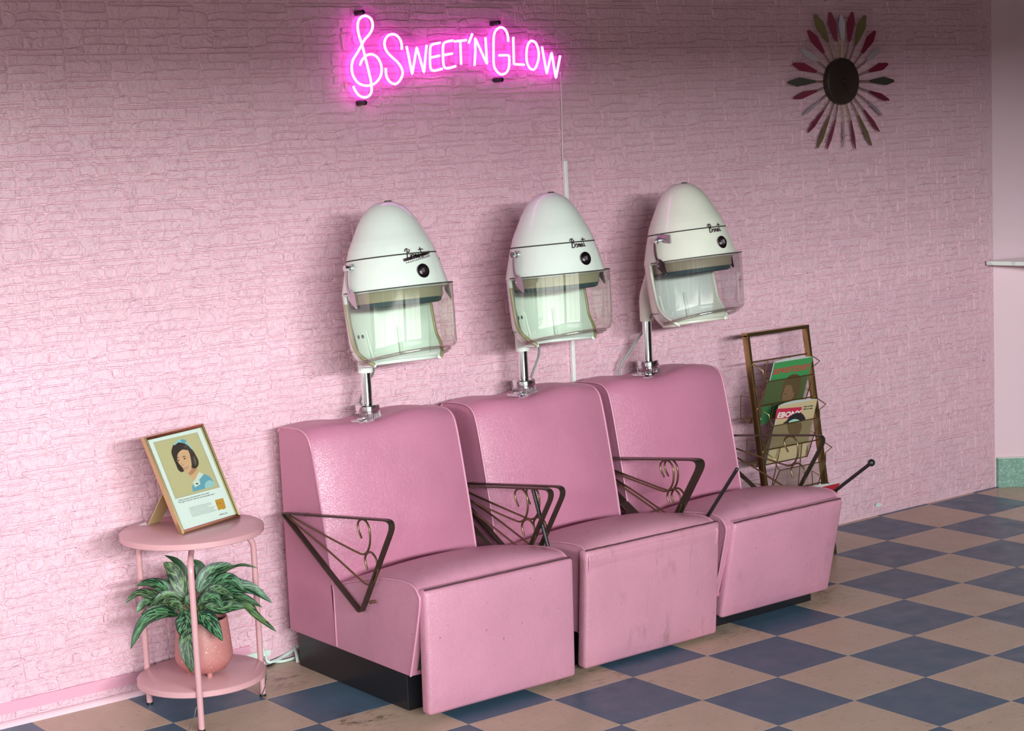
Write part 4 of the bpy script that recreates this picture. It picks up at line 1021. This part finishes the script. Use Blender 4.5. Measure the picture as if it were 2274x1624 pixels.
for k in range(4):
    dy, dz = -.026*k, -.162*k; a, b = XL+.004, XR-.004
    if k == 3: dz += .004
    P = lambda x, y, z: Vector((x, y+dy, z+dz))
    xa, xb = a+.026, b-.036
    pk_ = mk('pocket', tube([P(a, -.218, .760), P(b, -.218, .760)], .0027, 8), m_golddk, rk, 60)
    W_ = [[P(a, -.218, .760), P(a+.002, -.279, .735), P(xa-.012, -.270, .712), P(xa, -.276, .690)], [P(b, -.218, .760), P(b+.004, -.272, .735), P(xb+.022, -.255, .715), P(xb, -.276, .690)],
          [P(xa, -.276, .690), P(xb, -.276, .690)], [P(xa, -.276, .690), P(xa-.014, -.195, .530)], [P(xb, -.276, .690), P(xb+.014, -.195, .530)],
          [P(xa-.014, -.195, .530), P(xb+.014, -.195, .530)], [P(xa-.014, -.195, .530), P(a-.008, -.166, .545), P(a-.004, -.166, .632), P(a+.012, -.19, .628), P(a, yu(.61), .612)],
          [P(xb+.014, -.195, .530), P(b+.008, -.166, .545), P(b+.004, -.166, .632), P(b, yu(.61), .612)], [P(a-.008, -.166, .545), P(b+.008, -.166, .545)], 
          [P(a+.09, -.218, .760), P(a+.07, -.168, .546)], [P(b-.10, -.218, .760), P(b-.08, -.168, .546)]]
    for wq in W_: mk('pocket_wire', tube(wq, .0022, 6), m_golddk, pk_, 60)
    meshpanel([P(xa-.014, -.195, .530), P(xb+.014, -.195, .530), P(xb, -.276, .690), P(xa, -.276, .690)], pk_)
    meshpanel([P(xa-.014, -.195, .530), P(xb+.014, -.195, .530), P(b+.008, -.166, .545), P(a-.008, -.166, .545)], pk_)

# ------------------------------------------------------------------ magazines
def mpx(x, y): return (1680+x*.11080, 780+y*.11080)
def magazine(label, x0, x1, top, bot, covercol, curl):
    """top/bot = (y, z) of the front cover; returns thing, point-on-cover function"""
    up_ = Vector((0, top[0]-bot[0], top[1]-bot[1])); L_ = up_.length; up_.normalize(); out = Vector((0, -up_.z, up_.y))
    O = Vector((x0, bot[0], bot[1]))
    t = thing('magazine', label, 'magazine', O, 'magazines in the wire rack')
    cov = mat('magazine_cover', covercol, .35); pap = mat('magazine_paper', (.78, .82, .80), .6)
    n = 14; th = .010
    def fr_(u): return 0.0
    V = []
    for v in (0, L_):
        for i in range(n+1): V.append(O+Vector(((x1-x0)*i/n, 0, 0))+up_*v)
    fc = mk('front_cover', (V, [[i, i+1, n+1+i+1, n+1+i] for i in range(n)]), cov, t)
    V = []
    for v in (0, L_-.001):
        for s in (0, 1):
            for i in range(n+1):
                u = i/n; w_ = -.0006-(s*(.003+curl*math.sin(PI*u)**.8))
                V.append(O+Vector(((x1-x0)*u, 0, 0))+up_*v+out*w_)
    W = n+1; ff = []
    for i in range(n):
        ff += [[i, i+1, W+i+1, W+i], [2*W+i, 2*W+i+1, 3*W+i+1, 3*W+i], [W+i, W+i+1, 3*W+i+1, 3*W+i], [i, i+1, 2*W+i+1, 2*W+i]]
    ff += [[0, W, 3*W, 2*W], [n, W+n, 3*W+n, 2*W+n]]
    mk('pages', (V, ff), pap, t, 40)
    def on(px, py, k=1): return atP(px, py, O+out*(.0002*k), out)
    return t, fc, on, up_, out
t1m, fc, on, up_, out = magazine('green cover magazine with red title in the top pocket of the rack', -.548, -.345, (-.283, .757), (-.205, .535), (.055, .27, .085), .018)
def mshape(name, pts, m, k, par, sm=0):
    P = [on(*mpx(*q), k) for q in pts]
    if sm: P = spline(P, sm, closed=True)
    return mk(name, (P, [list(range(len(P)))]), m, par)
m_red = M_('cover_red', (.55, .035, .05)); m_green2 = M_('cover_dark_green', (.03, .15, .05))
mshape('cover_field', [(235, 600), (1010, 500), (900, 1010), (95, 1500), (100, 1150)], m_green2, 1, fc)
mh = mshape('portrait_hair', [(620, 530), (700, 475), (790, 462), (860, 490), (890, 560), (880, 700), (850, 850), (760, 960), (700, 1000), (520, 1005), (480, 920), (510, 780), (540, 640)], M_('cover_hair', (.10, .05, .025)), 2, fc, 3)
mshape('portrait_face', [(580, 700), (640, 680), (700, 690), (720, 760), (760, 850), (720, 950), (640, 1000), (520, 1000), (520, 900), (550, 800)], M_('cover_skin', (.40, .19, .11)), 3, fc, 3)
for q in ((580, 860), (735, 815)): mshape('portrait_eye', [(q[0]-30, q[1]+6), (q[0], q[1]-14), (q[0]+28, q[1]-8), (q[0], q[1]+12)], mp_hair, 4, fc, 2)
a, b = on(*mpx(312, 480), 3), on(*mpx(1035, 365), 3)
V, Fa = text_vf('seventeen', a, b, up_*.036+Vector((.010, 0, 0)), (0, 0, 0), .01)
mk('cover_title', (V, Fa), m_red, fc)
a, b = on(*mpx(375, 296), 3), on(*mpx(550, 278), 3); mk('cover_line', text_vf('- - - - - - - -', a, b, up_*.003, (0, 0, 0)), m_ink, fc)
a, b = on(*mpx(270, 570), 3), on(*mpx(400, 555), 3); mk('cover_line', text_vf('--- ----', a, b, up_*.0055, (0, 0, 0), .01), m_ink, fc)
t2m, fc, on, up_, out = magazine('tan cover magazine with crimson title block in the second pocket of the rack', -.553, -.352, (-.307, .600), (-.235, .375), (.55, .42, .25), .018)
ttl = mshape('title_block', [(405, 1160), (912, 1118), (885, 1320), (375, 1362)], M_('cover_crimson', (.50, .02, .06)), 1, fc)
a, b = on(*mpx(412, 1340), 3), on(*mpx(880, 1290), 3)
mk('cover_title', text_vf('EBONY', a, b, up_*.0205+Vector((.003, 0, 0)), (0, 0, 0), .03), M_('cover_white', (.80, .80, .76)), ttl)
mshape('portrait_hair', [(530, 1450), (600, 1400), (650, 1330), (730, 1265), (830, 1238), (910, 1250), (960, 1310), (980, 1380), (900, 1400), (700, 1440)], M_('cover_black_hair', (.018, .012, .018)), 4, fc, 3)
mshape('portrait_headscarf', [(640, 1435), (700, 1380), (770, 1362), (830, 1372), (870, 1400), (880, 1425)], M_('cover_mint', (.35, .60, .48)), 5, fc, 2)
mshape('portrait_face', [(640, 1440), (880, 1420), (900, 1560), (820, 1700), (700, 1710), (630, 1580)], M_('cover_brown_skin', (.22, .11, .06)), 4, fc, 3)
for ln, y in enumerate((1128, 1178)):  # cover lines too blurred to read
    for u0, u1 in ((0, .34), (.42, .56), (.64, 1)):
        a, b = on(*mpx(945+185*u0-8*ln, y-22*u0), 3), on(*mpx(945+185*u1-8*ln, y-22*u1), 3)
        mk('cover_line', ([a, b, b+up_*.0042, a+up_*.0042], [[0, 1, 2, 3]]), m_ink, fc)
a, b = on(*mpx(395, 1395), 3), on(*mpx(535, 1385), 3); mk('cover_line', text_vf('- - - - - - -', a, b, up_*.002, (0, 0, 0)), m_ink, fc)
t3m, fc, on, up_, out = magazine('red magazine peeking over the seat from the lowest pocket', -.54, -.30, (-.362, .280), (-.285, .065), (.42, .02, .035), .016)

# ------------------------------------------------------------------ cables behind the table
def lay(name, px, r, m, label, cat='cable'):
    P = [atZ(x, y, z) if md == 'z' else atY(x, y, z) for x, y, md, z in px]
    tag(mk(name, tube(spline(P, 6), r, 8), m, None, 60), label, cat)
lay('power_cable', [(577, 1380, 'y', -.012), (580, 1428, 'y', -.014), (588, 1458, 'y', -.02), (597, 1471, 'z', .012), (612, 1468, 'z', .01), (630, 1458, 'z', .012), (650, 1446, 'z', .02), (662, 1436, 'z', .03)], .006, m_mint, 'thick pale cable drooping down the wall behind the side table')
lay('extension_cord', [(612, 1470, 'z', .006), (628, 1469, 'z', .006), (650, 1463, 'z', .006), (663, 1458, 'z', .006)], .005, m_mint, 'pale cord lying on the floor against the black plinth')
lay('loose_cable_end', [(655, 1440, 'z', .03), (659, 1456, 'z', .02), (661, 1470, 'z', .006)], .0055, m_mint, 'short pale cable end hanging beside the black plinth')
lay('black_wire', [(585, 1481, 'z', .006), (600, 1478, 'z', .005), (615, 1468, 'z', .006)], .0035, m_black, 'short black wire under the pale cable by the wall')
lay('thin_wire', [(575, 1430, 'y', -.02), (588, 1460, 'y', -.03), (591, 1495, 'z', .06), (588, 1525, 'z', .03), (581, 1547, 'z', .004)], .0012, m_black, 'thin dark wire dangling beside the right table leg')
lay('clear_wire', [(453, 1540, 'z', .05), (447, 1560, 'z', .04), (436, 1573, 'z', .03), (432, 1590, 'z', .015), (424, 1622, 'z', .002)], .0011, m_rub, 'thin pale wire trailing from the front table leg')
tag(mk('wall_label', box(atY(546, 1462, 0).x, atY(598, 1450, 0).x, -.0085, -.006, .026, .044), m_mint), 'pale rectangular strip low on the wall behind the table', 'strip')
